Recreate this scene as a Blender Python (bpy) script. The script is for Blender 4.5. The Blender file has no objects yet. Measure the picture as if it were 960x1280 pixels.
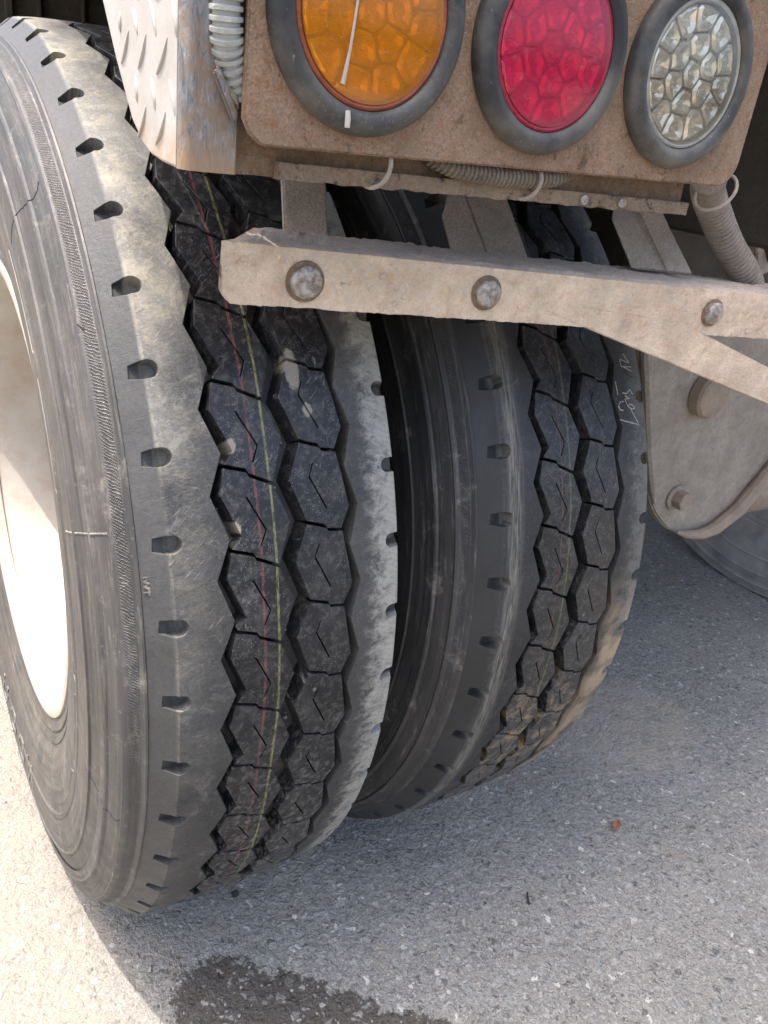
import bpy, bmesh, math, random
import numpy as np
from mathutils import Vector, Matrix, noise
rnd = random.Random(7)
SC = bpy.context.scene
COL = SC.collection
R = math.radians
G = -0.5            # ground height; the wheel centre is the origin

# ------------------------------------------------------------------ camera, light, exposure
cam = bpy.data.cameras.new('camera')
co = bpy.data.objects.new('camera', cam); COL.objects.link(co)
cam.sensor_fit = 'VERTICAL'; cam.sensor_height = 36.0; cam.lens = 36.0 * 1014.64 / 1280
cam.clip_start = 0.02; cam.clip_end = 200
r_ = Vector((0.8436858, -0.5222913, 0.1241213)); u_ = Vector((0.1325494, 0.4267183, 0.8946184)); b_ = Vector((-0.520216, -0.7383247, 0.4292455))
mw = Matrix((r_, u_, b_)).transposed().to_4x4(); mw.translation = (-0.27889, -1.01661, 0.476664)
co.matrix_world = mw
SC.camera = co

SUN = Vector((-0.25, 0.11, 0.96)).normalized()      # direction to the sun
elev = math.asin(SUN.z)
world = bpy.data.worlds.new('World'); SC.world = world; world.use_nodes = True
wn = world.node_tree.nodes; wl = world.node_tree.links
sky = wn.new('ShaderNodeTexSky'); sky.sky_type = 'NISHITA'; sky.sun_disc = False
sky.sun_elevation = elev; sky.sun_rotation = math.atan2(SUN.x, SUN.y)
sky.air_density = 1.0; sky.dust_density = 7.0; sky.ozone_density = 1.0
bg = wn['Background']; bg.inputs['Strength'].default_value = 0.15
wl.new(sky.outputs[0], bg.inputs['Color'])
sl = bpy.data.lights.new('sun', 'SUN'); so = bpy.data.objects.new('sun', sl); COL.objects.link(so)
sl.energy = 2.0; sl.angle = R(0.5); sl.color = (1.0, 0.945, 0.87)
so.rotation_euler = SUN.to_track_quat('Z', 'Y').to_euler()
so.location = (-1, 0.5, 3)
SC.view_settings.view_transform = 'Standard'; SC.view_settings.look = 'None'
SC.view_settings.exposure = 1.90; SC.view_settings.gamma = 1.0
SC.view_settings.use_curve_mapping = False
SC.cycles.max_bounces = 8; SC.cycles.diffuse_bounces = 4; SC.cycles.transparent_max_bounces = 10

# ------------------------------------------------------------------ object helpers
def obj(name, me, mat=None, parent=None, kind=None, label=None, loc=None):
    o = bpy.data.objects.new(name, me); COL.objects.link(o)
    if mat is not None and me is not None and len(me.materials) == 0: me.materials.append(mat)
    if parent is not None: o.parent = parent
    if kind: o['kind'] = kind
    if label: o['label'] = label
    if loc is not None: o.location = loc
    return o
def thing(name, label, cat, loc=(0, 0, 0), group=None):
    o = bpy.data.objects.new(name, None); COL.objects.link(o); o.location = loc
    o['label'] = label; o['category'] = cat
    if group: o['group'] = group
    return o
def mesh(name, vs, fs, smooth=True, ang=30, merge=0.0):
    bm = bmesh.new()
    bv = [bm.verts.new(v) for v in vs]
    for f in fs:
        try: bm.faces.new([bv[i] for i in f])
        except ValueError: pass
    return fin(name, bm, smooth, ang, merge)
def fin(name, bm, smooth=True, ang=30, merge=0.0, recalc=True):
    if merge: bmesh.ops.remove_doubles(bm, verts=bm.verts, dist=merge)
    if recalc: bmesh.ops.recalc_face_normals(bm, faces=bm.faces)
    for f in bm.faces: f.smooth = smooth
    if smooth:
        a = R(ang)
        for e in bm.edges:
            if len(e.link_faces) == 2 and e.calc_face_angle(0) > a: e.smooth = False
    me = bpy.data.meshes.new(name); bm.to_mesh(me); bm.free()
    return me
def box_bm(bm, x0, x1, y0, y1, z0, z1, mtx=None):
    vs = [Vector((x, y, z)) for x in (x0, x1) for y in (y0, y1) for z in (z0, z1)]
    if mtx: vs = [mtx @ v for v in vs]
    v = [bm.verts.new(p) for p in vs]
    for f in ((0, 1, 3, 2), (4, 6, 7, 5), (0, 4, 5, 1), (2, 3, 7, 6), (0, 2, 6, 4), (1, 5, 7, 3)): bm.faces.new([v[i] for i in f])
def box(name, x0, x1, y0, y1, z0, z1, bev=0.002, seg=2, mtx=None):
    bm = bmesh.new(); box_bm(bm, x0, x1, y0, y1, z0, z1, mtx)
    if bev: bmesh.ops.bevel(bm, geom=bm.edges[:], offset=bev, segments=seg, affect='EDGES')
    return fin(name, bm)
def prism(name, poly, axis, a0, a1, bev=0.0015, seg=2, shear=None):
    """closed outline poly (2D) extruded along axis between a0 and a1"""
    bm = bmesh.new()
    def P(p, t):
        q = {'x': (t, p[0], p[1]), 'y': (p[0], t, p[1]), 'z': (p[0], p[1], t)}[axis]
        return shear(Vector(q)) if shear else q
    A = [bm.verts.new(P(p, a0)) for p in poly]; B = [bm.verts.new(P(p, a1)) for p in poly]
    n = len(poly); bm.faces.new(A); bm.faces.new(B[::-1])
    for i in range(n): bm.faces.new((A[i], B[i], B[(i + 1) % n], A[(i + 1) % n]))
    bmesh.ops.recalc_face_normals(bm, faces=bm.faces)
    if bev: bmesh.ops.bevel(bm, geom=[e for e in bm.edges if e.calc_face_angle(0) > 0.6], offset=bev, segments=seg, affect='EDGES')
    return fin(name, bm)
def slab(name, quad, n, t, bev=0.0015):
    """plate from 3D corner points with thickness t along -n"""
    bm = bmesh.new(); n = Vector(n).normalized()
    A = [bm.verts.new(Vector(p)) for p in quad]; B = [bm.verts.new(Vector(p) - n * t) for p in quad]
    k = len(quad); bm.faces.new(A); bm.faces.new(B[::-1])
    for i in range(k): bm.faces.new((A[i], B[i], B[(i + 1) % k], A[(i + 1) % k]))
    bmesh.ops.recalc_face_normals(bm, faces=bm.faces)
    if bev: bmesh.ops.bevel(bm, geom=bm.edges[:], offset=bev, segments=2, affect='EDGES')
    return fin(name, bm)
def lathe(name, prof, segs, axis='x', closed=False, ang=25, a0=0, a1=360, wob=0.0):
    vs = []; fs = []; n = len(prof); full = (a1 - a0) >= 360
    m = segs if full else segs + 1
    for j in range(m):
        t = R(a0 + (a1 - a0) * j / segs); c, s = math.cos(t), math.sin(t)
        for (x, r) in prof:
            r2 = r + wob * math.sin(t * 7 + x * 20)
            vs.append((x, -r2 * c, r2 * s) if axis == 'x' else ((r2 * c, x, r2 * s) if axis == 'y' else (r2 * c, r2 * s, x)))
    for j in range(segs):
        for i in range(n if closed else n - 1):
            a = j * n + i; b = j * n + (i + 1) % n
            c2 = ((j + 1) % m) * n + (i + 1) % n; d = ((j + 1) % m) * n + i
            fs.append((a, b, c2, d))
    return mesh(name, vs, fs, ang=ang)
def tube_bm(bm, pts, rad, sides=8, caps=True):
    pts = [Vector(p) for p in pts]; rings = []
    rad = rad if hasattr(rad, '__len__') else [rad] * len(pts)
    up = Vector((0.3, 0.2, 1)).normalized(); prev = None
    for i, p in enumerate(pts):
        d = (pts[min(i + 1, len(pts) - 1)] - pts[max(i - 1, 0)]).normalized()
        if prev is None:
            a = d.cross(up)
            if a.length < 1e-3: a = d.cross(Vector((1, 0, 0)))
        else: a = prev - d * prev.dot(d)
        a.normalize(); prev = a; b = d.cross(a)
        rings.append([bm.verts.new(p + (a * math.cos(2 * math.pi * k / sides) + b * math.sin(2 * math.pi * k / sides)) * rad[i]) for k in range(sides)])
    for i in range(len(rings) - 1):
        for k in range(sides): bm.faces.new((rings[i][k], rings[i][(k + 1) % sides], rings[i + 1][(k + 1) % sides], rings[i + 1][k]))
    if caps: bm.faces.new(rings[0][::-1]); bm.faces.new(rings[-1])
def tube(name, pts, rad, sides=8):
    bm = bmesh.new(); tube_bm(bm, pts, rad, sides); return fin(name, bm)
def corrugated(name, path, r, pitch, depth, sides=20):
    """corrugated hose along a polyline"""
    P = [Vector(p) for p in path]
    # catmull-rom resample
    dense = []
    for i in range(len(P) - 1):
        p0 = P[max(i - 1, 0)]; p1 = P[i]; p2 = P[i + 1]; p3 = P[min(i + 2, len(P) - 1)]
        for k in range(40):
            t = k / 40; dense.append(0.5 * ((2 * p1) + (p2 - p0) * t + (2 * p0 - 5 * p1 + 4 * p2 - p3) * t * t + (3 * p1 - p0 - 3 * p2 + p3) * t ** 3))
    dense.append(P[-1]); L = [0]
    for i in range(1, len(dense)): L.append(L[-1] + (dense[i] - dense[i - 1]).length)
    pts = []; rad = []; s = 0; prof = ((0, 0), (.12, 1), (.55, 1), (.67, 0))
    while s < L[-1]:
        for (f, h) in prof:
            q = s + f * pitch
            if q >= L[-1]: break
            i = max(j for j in range(len(L)) if L[j] <= q); i = min(i, len(dense) - 2)
            w = (q - L[i]) / max(L[i + 1] - L[i], 1e-9)
            pts.append(dense[i].lerp(dense[i + 1], w)); rad.append(r - depth + depth * h)
        s += pitch
    return tube(name, pts, rad, sides)
def boolean(base, cutters):
    """base mesh minus cutter meshes, exact solver"""
    o = bpy.data.objects.new('tmp', base); COL.objects.link(o); ex = []
    for c in cutters:
        q = bpy.data.objects.new('cut', c); COL.objects.link(q); ex.append(q)
        m = o.modifiers.new('b', 'BOOLEAN'); m.operation = 'DIFFERENCE'; m.object = q; m.solver = 'EXACT'
    bpy.context.view_layer.update()
    me = bpy.data.meshes.new_from_object(o.evaluated_get(bpy.context.evaluated_depsgraph_get()))
    for q in ex + [o]: bpy.data.objects.remove(q)
    return me

# ------------------------------------------------------------------ materials
class NT:
    def __init__(s, name):
        s.m = bpy.data.materials.new(name); s.m.use_nodes = True
        s.t = s.m.node_tree; s.n = s.t.nodes; s.l = s.t.links
        s.bsdf = s.n['Principled BSDF']; s.geo = s.n.new('ShaderNodeNewGeometry'); s.pos = s.geo.outputs['Position']
    def put(s, sock, v):
        if hasattr(v, 'is_output') or isinstance(v, bpy.types.NodeSocket): s.l.new(v, sock)
        elif isinstance(v, tuple) and len(v) == 3 and sock.type == 'RGBA': sock.default_value = (*v, 1)
        else: sock.default_value = v
    def math(s, op, a, b=0.0, c=None, clamp=False):
        n = s.n.new('ShaderNodeMath'); n.operation = op; n.use_clamp = clamp
        s.put(n.inputs[0], a); s.put(n.inputs[1], b)
        if c is not None: s.put(n.inputs[2], c)
        return n.outputs[0]
    def noise(s, scale, detail=4, rough=.55, vec=None, dist=0.0):
        n = s.n.new('ShaderNodeTexNoise'); n.inputs['Scale'].default_value = scale; n.inputs['Detail'].default_value = detail
        n.inputs['Roughness'].default_value = rough; n.inputs['Distortion'].default_value = dist
        s.l.new(vec or s.pos, n.inputs['Vector']); return n.outputs['Fac']
    def vor(s, scale, feature='F1', out='Distance', vec=None, rnd=1.0):
        n = s.n.new('ShaderNodeTexVoronoi'); n.feature = feature; n.inputs['Scale'].default_value = scale
        n.inputs['Randomness'].default_value = rnd
        s.l.new(vec or s.pos, n.inputs['Vector']); return n.outputs[out]
    def ramp(s, fac, a, b, lo=0.0, hi=1.0, smooth=False):
        n = s.n.new('ShaderNodeMapRange'); n.clamp = True
        if smooth: n.interpolation_type = 'SMOOTHSTEP'
        s.put(n.inputs['Value'], fac)
        n.inputs['From Min'].default_value = a; n.inputs['From Max'].default_value = b
        n.inputs['To Min'].default_value = lo; n.inputs['To Max'].default_value = hi
        return n.outputs[0]
    def mix(s, fac, a, b, mode='MIX'):
        n = s.n.new('ShaderNodeMix'); n.data_type = 'RGBA'; n.blend_type = mode
        s.put(n.inputs[0], fac); s.put(n.inputs[6], a); s.put(n.inputs[7], b); return n.outputs[2]
    def scale(s, k, vec=None):
        n = s.n.new('ShaderNodeVectorMath'); n.operation = 'MULTIPLY'; s.l.new(vec or s.pos, n.inputs[0]); n.inputs[1].default_value = k; return n.outputs[0]
    def xyz(s, vec=None):
        n = s.n.new('ShaderNodeSeparateXYZ'); s.l.new(vec or s.pos, n.inputs[0]); return n.outputs
    def comb(s, x, y, z):
        n = s.n.new('ShaderNodeCombineXYZ')
        for i, v in enumerate((x, y, z)): s.put(n.inputs[i], v)
        return n.outputs[0]
    def polar(s):
        """(x, arc length, radius) about the wheel axle"""
        x, y, z = s.xyz()
        th = s.math('ARCTAN2', z, s.math('MULTIPLY', y, -1.0))
        rr = s.math('SQRT', s.math('ADD', s.math('MULTIPLY', y, y), s.math('MULTIPLY', z, z)))
        return x, s.math('MULTIPLY', th, 0.53), rr
    def bump(s, h, dist, strength=1.0, normal=None):
        n = s.n.new('ShaderNodeBump'); n.inputs['Distance'].default_value = dist; n.inputs['Strength'].default_value = strength
        s.put(n.inputs['Height'], h)
        if normal: s.l.new(normal, n.inputs['Normal'])
        return n.outputs[0]
    def bevel(s, r):
        n = s.n.new('ShaderNodeBevel'); n.samples = 4; n.inputs['Radius'].default_value = r; return n.outputs[0]
    def out(s, col, rough, normal=None, metal=0.0, spec=0.5):
        b = s.bsdf; s.put(b.inputs['Base Color'], col); s.put(b.inputs['Roughness'], rough); s.put(b.inputs['Metallic'], metal)
        s.put(b.inputs['Specular IOR Level'], spec)
        if normal: s.l.new(normal, b.inputs['Normal'])
        return s.m

def m_simple(name, col, rough=.6, metal=0.0, var=.25, sc=40, bump=.0006, spec=.5):
    t = NT(name); f = t.noise(sc, 5, .6)
    c = t.mix(t.ramp(f, .3, .7), tuple(v * (1 - var) for v in col), tuple(min(1, v * (1 + var)) for v in col))
    return t.out(c, rough, t.bump(t.noise(sc * 6, 3), bump), metal, spec)

def m_rubber(name, kind, x0, paint=None, dirty=1.0):
    """kind: side, rib, block; x0 the tyre's centre on the axle"""
    t = NT(name); x, a, rr = t.polar()
    xl = t.math('SUBTRACT', x, x0)
    pv = t.comb(xl, a, rr)
    rub = t.mix(t.ramp(t.noise(9, 4), .3, .7), (.007, .008, .009), (.017, .018, .021))
    n_big = t.noise(11, 5, .6); n_mid = t.noise(38, 6, .65); n_fine = t.noise(260, 3, .7)
    if kind == 'side':
        # dust in bands round the sidewall plus blotches
        band = t.noise(1.0, 5, .7, vec=t.comb(t.math('MULTIPLY', rr, 160.0), t.math('MULTIPLY', a, 3.0), t.math('MULTIPLY', xl, 30.0)))
        d = t.math('MULTIPLY', t.ramp(band, .35, .75), t.ramp(n_big, .25, .65, .35, 1))
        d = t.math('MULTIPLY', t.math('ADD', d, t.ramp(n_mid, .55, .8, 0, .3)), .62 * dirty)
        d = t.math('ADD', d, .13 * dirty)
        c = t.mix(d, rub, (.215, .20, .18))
        rust = t.math('MULTIPLY', t.ramp(t.math('SUBTRACT', .395, rr), -.05, .07), t.ramp(t.noise(17, 4), .4, .75, 0, .45 * dirty))
        c = t.mix(rust, c, (.23, .17, .12))
        sm = t.math('MULTIPLY', t.ramp(t.noise(1.0, 8, .8, vec=t.comb(t.math('MULTIPLY', rr, 240.0), t.math('MULTIPLY', a, 14.0), 0.0), dist=.6), .54, .68), .55 * dirty * (2.0 if x0 > .2 else 1)); c = t.mix(sm, c, (.30, .28, .24))
        pt = t.math('MULTIPLY', t.ramp(t.noise(21, 8, .75), .58, .67), .6 * dirty * (2.0 if x0 > .2 else 1)); c = t.mix(pt, c, (.27, .25, .21))
        sp = t.math('MULTIPLY', t.ramp(t.noise(190, 2, .6), .66, .74), .3 * dirty); c = t.mix(sp, c, (.35, .33, .30))
        # knurled band near the shoulder
        kn = t.math('MULTIPLY', t.ramp(rr, .4990, .5000), t.ramp(rr, .5035, .5045, 1, 0))
        kn = t.math('MULTIPLY', kn, t.ramp(t.math('ABSOLUTE', xl), .112, .114))
        w1 = t.math('SINE', t.math('ADD', t.math('MULTIPLY', t.noise(120, 3), 14.0), t.math('MULTIPLY', t.math('ADD', a, t.math('MULTIPLY', xl, .8)), 2200.0)))
        w2 = t.math('SINE', t.math('MULTIPLY', t.math('SUBTRACT', a, t.math('MULTIPLY', xl, 1.6)), 2400.0))
        knh = t.math('MULTIPLY', t.math('MAXIMUM', w1, t.math('MULTIPLY', w2, t.noise(80, 2))), kn)
        c = t.mix(t.math('MULTIPLY', kn, t.ramp(knh, -.2, .7, .55, 0)), c, (.018, .018, .02))
        h = t.math('ADD', t.math('MULTIPLY', n_fine, .5), t.math('ADD', t.math('MULTIPLY', n_mid, 1.2), t.math('MULTIPLY', knh, 1.0)))
        h = t.math('ADD', h, t.math('MULTIPLY', band, .8))
        return t.out(c, t.ramp(n_mid, .3, .7, .42, .66), t.bump(h, .0007, .8), spec=.5)
    # tread: abrasion streaks across the tread
    st = t.noise(1.0, 7, .78, vec=t.comb(t.math('MULTIPLY', xl, 95.0), t.math('MULTIPLY', a, 190.0), 0.0), dist=2.6)
    st2 = t.noise(1.0, 4, .7, vec=t.comb(t.math('MULTIPLY', xl, 220.0), t.math('MULTIPLY', a, 60.0), 3.0), dist=1.0)
    facet = t.ramp(xl, -.1045, -.1025)
    if kind == 'rib':
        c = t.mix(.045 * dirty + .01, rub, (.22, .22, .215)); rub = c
        top = t.ramp(a, -.20, .42, .12, 1.0)          # tint strongest on the upper rear quarter, fading downwards
        edge = t.ramp(t.math('ABSOLUTE', xl), .068, .096)
        d = t.math('MULTIPLY', t.ramp(t.math('ADD', t.math('MULTIPLY', n_big, .8), t.math('MULTIPLY', st, .6)), .56, .84), top)
        d = t.math('MULTIPLY', d, t.math('MULTIPLY', t.ramp(edge, 0, 1, .3, 1.0), dirty))
        c = t.mix(t.math('MULTIPLY', d, .80), rub, (.205, .20, .185))
        yel = t.math('MULTIPLY', t.math('MULTIPLY', t.ramp(t.noise(31, 7, .75), .46, .60), top), .8 * dirty); c = t.mix(t.math('MULTIPLY', yel, d), c, (.27, .235, .15))
        scr = t.math('MULTIPLY', t.ramp(st, .60, .70), t.ramp(n_mid, .40, .62)); c = t.mix(t.math('MULTIPLY', scr, .45 * dirty), c, (.27, .265, .25))
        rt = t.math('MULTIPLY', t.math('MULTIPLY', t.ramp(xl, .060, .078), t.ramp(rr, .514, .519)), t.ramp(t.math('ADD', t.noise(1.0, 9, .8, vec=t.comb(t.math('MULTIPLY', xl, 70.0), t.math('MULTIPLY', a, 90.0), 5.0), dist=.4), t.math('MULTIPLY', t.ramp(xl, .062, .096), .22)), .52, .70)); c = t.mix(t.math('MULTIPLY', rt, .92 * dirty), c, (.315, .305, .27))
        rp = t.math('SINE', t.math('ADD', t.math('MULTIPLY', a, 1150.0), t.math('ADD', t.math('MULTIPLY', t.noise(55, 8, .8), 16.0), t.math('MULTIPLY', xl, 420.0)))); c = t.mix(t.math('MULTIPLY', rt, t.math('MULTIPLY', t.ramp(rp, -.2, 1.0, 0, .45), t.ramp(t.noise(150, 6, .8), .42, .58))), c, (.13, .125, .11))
        bl = t.math('MULTIPLY', t.ramp(t.noise(36, 9, .82, dist=.8), .53, .66), t.math('MULTIPLY', t.ramp(xl, .0, -.01), .34 * dirty)); c = t.mix(bl, c, (.30, .29, .255))
        dk = t.math('MULTIPLY', t.ramp(t.noise(70, 8, .8), .57, .66), .55); c = t.mix(dk, c, (.045, .045, .048)); c = t.mix(facet, t.mix(t.math('MULTIPLY', n_mid, .16 * dirty), rub, (.22, .22, .215)), c)
        c = t.mix(t.math('MULTIPLY', t.ramp(n_fine, .3, .8), .10 * dirty), c, (.25, .24, .22))
    else:
        d = t.math('MULTIPLY', t.ramp(n_mid, .50, .80), .22 * dirty); c = t.mix(d, rub, (.20, .19, .17))
        scr = t.math('MULTIPLY', t.ramp(st2, .63, .70), t.ramp(t.noise(30, 3), .52, .66)); c = t.mix(t.math('MULTIPLY', scr, .6), c, (.40, .39, .37))
        low = t.ramp(a, .02, -.28, .0, 1.0)
        dust = t.math('MULTIPLY', t.ramp(t.noise(170, 5, .75), .50, .62), t.math('ADD', t.math('MULTIPLY', low, .42), .13)); c = t.mix(dust, c, (.32, .30, .27))
    spk = t.math('MULTIPLY', t.math('MULTIPLY', t.ramp(t.vor(520), .10, .17, 1, 0), facet), t.ramp(t.noise(34, 4, .6), .47, .58, .05, .75 if kind == 'block' else .35)); c = t.mix(spk, c, (.46, .45, .42))
    sv = t.comb(t.math('MULTIPLY', t.math('ADD', xl, a), 55.0), t.math('MULTIPLY', t.math('SUBTRACT', xl, a), 1100.0), 2.0)
    sc_ = t.math('MULTIPLY', t.ramp(t.noise(1.0, 2, .5, vec=sv, dist=.6), .655, .685), t.math('MULTIPLY', facet, t.ramp(t.noise(21, 3), .52, .62))); c = t.mix(t.math('MULTIPLY', sc_, .40), c, (.42, .41, .39))
    top_face = t.ramp(rr, .5265, .5275)
    if paint:
        wob = t.math('MULTIPLY', t.math('SUBTRACT', t.noise(1.0, 2, vec=t.comb(0.0, t.math('MULTIPLY', a, 7.0), 0.0)), .5), .006)
        br = t.noise(1.0, 3, .7, vec=t.comb(t.math('MULTIPLY', xl, 400.0), t.math('MULTIPLY', a, 130.0), 0.0))
        for (px, w, col, amt) in paint:
            dx = t.math('ABSOLUTE', t.math('ADD', t.math('SUBTRACT', xl, px), wob))
            mk = t.ramp(dx, w * .55, w, 1, 0)
            mk = t.math('MULTIPLY', mk, t.math('MULTIPLY', t.ramp(br, .38, .58, .15, 1), amt))
            c = t.mix(t.math('MULTIPLY', mk, t.ramp(rr, .516, .518)), c, col)
    if kind == 'block' and x0 < .2:
        for (bx, bd_, rx, ra) in ((.0135, 33.0, .0065, .017), (.022, 29.4, .0045, .006), (-.047, 26.9, .004, .006), (-.050, 19.9, .004, .006)):
            e_ = t.math('ADD', t.math('POWER', t.math('DIVIDE', t.math('SUBTRACT', xl, bx), rx), 2.0), t.math('POWER', t.math('DIVIDE', t.math('SUBTRACT', a, RT * R(bd_)), ra), 2.0))
            e_ = t.math('ADD', e_, t.math('MULTIPLY', t.math('SUBTRACT', t.noise(260, 6, .75), .5), 2.2))
            c = t.mix(t.ramp(e_, .7, 1.15, .78, 0), c, (.27, .245, .195))
    if kind == 'block' and x0 > .2:
        # dried orange clay low on the inner tyre
        cl = t.math('MULTIPLY', t.ramp(a, -.035, -.10), t.ramp(t.noise(48, 7, .72), .50, .60)); cl = t.math('MULTIPLY', cl, t.ramp(a, -.27, -.20))
        c = t.mix(t.math('MULTIPLY', cl, .75), c, (.30, .215, .125))
    if kind == 'rib' and x0 > .2:
        bd = t.math('MULTIPLY', t.ramp(xl, -.100, -.094), t.ramp(xl, -.088, -.078, 1, 0)); sn = t.noise(1.0, 7, .75, vec=t.comb(t.math('MULTIPLY', xl, 420.0), t.math('MULTIPLY', a, 26.0), 1.0), dist=.5)
        c = t.mix(t.math('MULTIPLY', bd, t.ramp(sn, .40, .64, 0, .75)), c, (.26, .245, .205))
        cl = t.math('MULTIPLY', t.ramp(a, .08, -.03), t.ramp(xl, .045, .07)); cl = t.math('MULTIPLY', cl, t.ramp(t.noise(20, 5, .6), .36, .52))
        c = t.mix(t.math('MULTIPLY', cl, .82), c, (.38, .285, .175))
    h = t.math('ADD', t.math('MULTIPLY', st, .8), t.math('MULTIPLY', n_fine, .7)); h = t.math('ADD', h, t.math('MULTIPLY', n_mid, 1.5))
    return t.out(c, t.ramp(n_mid, .3, .7, .38, .66) if kind == 'rib' else t.ramp(n_mid, .3, .7, .24, .46), t.bump(h, .0005 if kind == 'rib' else .00045, .8, t.bevel(.0011)), spec=.42)

M = {}
RT = 0.530
PAINT1 = [(-.0310, .0014, (.26, .07, .08), .50), (-.0185, .0013, (.27, .27, .09), .66)]
PAINT2 = [(-.0310, .0009, (.26, .09, .07), .38), (-.0200, .0014, (.20, .21, .08), .42)]
X1 = 0.0; X2 = 0.3265
M['side1'] = m_rubber('rubber_sidewall_dusty', 'side', X1, dirty=.64)
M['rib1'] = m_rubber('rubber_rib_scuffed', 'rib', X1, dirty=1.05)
M['blk1'] = m_rubber('rubber_block', 'block', X1, PAINT1)
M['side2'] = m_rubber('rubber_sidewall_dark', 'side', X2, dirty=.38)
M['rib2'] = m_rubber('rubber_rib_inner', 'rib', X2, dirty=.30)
M['blk2'] = m_rubber('rubber_block_inner', 'block', X2, PAINT2)

def m_mud(name, base, rust, dark, rust_amt, dark_amt, grain=1.0, bump=.0012):
    """dried grey-beige mud film over rusty steel"""
    t = NT(name)
    n1 = t.noise(26, 7, .68); n2 = t.noise(120, 6, .75); n3 = t.noise(520, 3, .75); n4 = t.noise(55, 7, .75, vec=t.scale((1, 1, .6)))
    c = t.mix(t.ramp(n1, .3, .7), tuple(v * .66 for v in base), tuple(v * 1.12 for v in base))
    c = t.mix(t.math('MULTIPLY', t.ramp(n2, .50, .68), rust_amt), c, rust)
    c = t.mix(t.math('MULTIPLY', t.ramp(n4, .55, .72), rust_amt * .8), c, tuple(v * .7 for v in rust))
    c = t.mix(t.math('MULTIPLY', t.ramp(t.noise(75, 8, .8), .56, .63), dark_amt), c, dark)
    c = t.mix(t.ramp(n3, .35, .68, 0, .55 * grain), c, tuple(v * .45 for v in base))
    pits = t.ramp(t.vor(170), .0, .22, 1, 0)
    pits = t.math('MULTIPLY', pits, t.ramp(t.noise(50, 2), .5, .6))
    c = t.mix(t.math('MULTIPLY', pits, .5 * grain), c, dark)
    h = t.math('ADD', t.math('MULTIPLY', n2, 2.2), t.math('MULTIPLY', n3, .8 * grain)); h = t.math('SUBTRACT', h, t.math('MULTIPLY', pits, .5))
    return t.out(c, .88, t.bump(h, bump, 1.0, t.bevel(.0012)), spec=.25)
M['bar'] = m_mud('mud_on_bar', (.82, .66, .49), (.64, .38, .21), (.32, .24, .17), .60, .22, grain=.5, bump=.0022)
M['bracket'] = m_mud('mud_on_bracket', (.55, .46, .37), (.34, .24, .17), (.2, .17, .14), .3, .1, grain=1.5, bump=.0016)
M['dust'] = m_mud('thick_dust', (.74, .63, .52), (.36, .28, .2), (.2, .18, .16), .2, .1, grain=.9, bump=.0026)
M['panel'] = m_mud('rusty_panel', (.37, .255, .17), (.29, .125, .055), (.09, .06, .04), .95, .85, grain=1.4, bump=.0010)
M['body'] = m_mud('rusty_body', (.30, .21, .14), (.19, .09, .045), (.045, .042, .045), .85, .75, grain=1.2, bump=.0014)
M['hanger'] = m_mud('grey_mud_plate', (.46, .40, .325), (.24, .18, .13), (.14, .11, .09), .60, .35, grain=1.1, bump=.0016)
M['frame'] = m_mud('frame_mud_brown', (.095, .08, .062), (.08, .058, .045), (.035, .03, .025), .4, .3, bump=.0012)
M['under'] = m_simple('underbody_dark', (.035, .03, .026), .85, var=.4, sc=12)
M['lip'] = m_mud('crusted_lip', (.33, .25, .175), (.24, .13, .07), (.05, .042, .036), .8, 1.0, grain=1.1, bump=.0018)
M['drum'] = m_mud('mud_peach', (.42, .33, .25), (.36, .22, .14), (.2, .15, .1), .4, .1)

def m_white_plate():
    t = NT('whitened_tread_plate'); n = t.noise(22, 5, .6)
    c = t.mix(t.ramp(n, .35, .7), (.39, .375, .355), (.31, .285, .255))
    z = t.xyz()[2]; y = t.xyz()[1]
    low = t.math('MULTIPLY', t.ramp(z, .465, .44), t.ramp(t.noise(70, 5), .35, .6)); c = t.mix(low, c, (.34, .24, .15))
    c = t.mix(t.math('MULTIPLY', t.ramp(t.noise(300, 2), .68, .72), .5), c, (.4, .25, .12))
    return t.out(c, .5, t.bump(t.noise(200, 4), .0003, 1, t.bevel(.001)), metal=.0, spec=.6)
M['white'] = m_white_plate()
def m_worn_strip():
    t = NT('worn_blue_grey_steel')
    st = t.noise(1.0, 7, .75, vec=t.scale((260, 260, 60)), dist=1.0); n2 = t.noise(45, 5, .65)
    c = t.mix(t.ramp(st, .38, .62), (.09, .097, .108), (.27, .275, .28))
    c = t.mix(t.math('MULTIPLY', t.ramp(t.noise(80, 7, .75), .45, .60), .85), c, (.22, .145, .085))
    c = t.mix(t.math('MULTIPLY', t.ramp(t.noise(150, 6, .75), .60, .68), .7), c, (.45, .40, .34))
    z = t.xyz()[2]; c = t.mix(t.ramp(t.math('ADD', z, t.math('MULTIPLY', n2, .03)), .480, .455), c, (.27, .18, .11))
    return t.out(c, .6, t.bump(t.math('ADD', st, n2), .0009), metal=.15)
M['strip'] = m_worn_strip()
def m_rim():
    t = NT('cream_painted_rim'); n = t.noise(9, 6, .6); x, a, rr = t.polar()
    c = t.mix(t.ramp(n, .35, .7), (.43, .405, .36), (.34, .285, .23))
    c = t.mix(t.math('MULTIPLY', t.ramp(t.noise(30, 6, .7), .52, .70), .5), c, (.32, .22, .145))
    c = t.mix(t.ramp(t.noise(200, 3), .67, .73, 0, .5), c, (.35, .25, .15))
    return t.out(c, .42, t.bump(t.noise(60, 5), .0006), spec=.5)
M['rim'] = m_rim()
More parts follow.
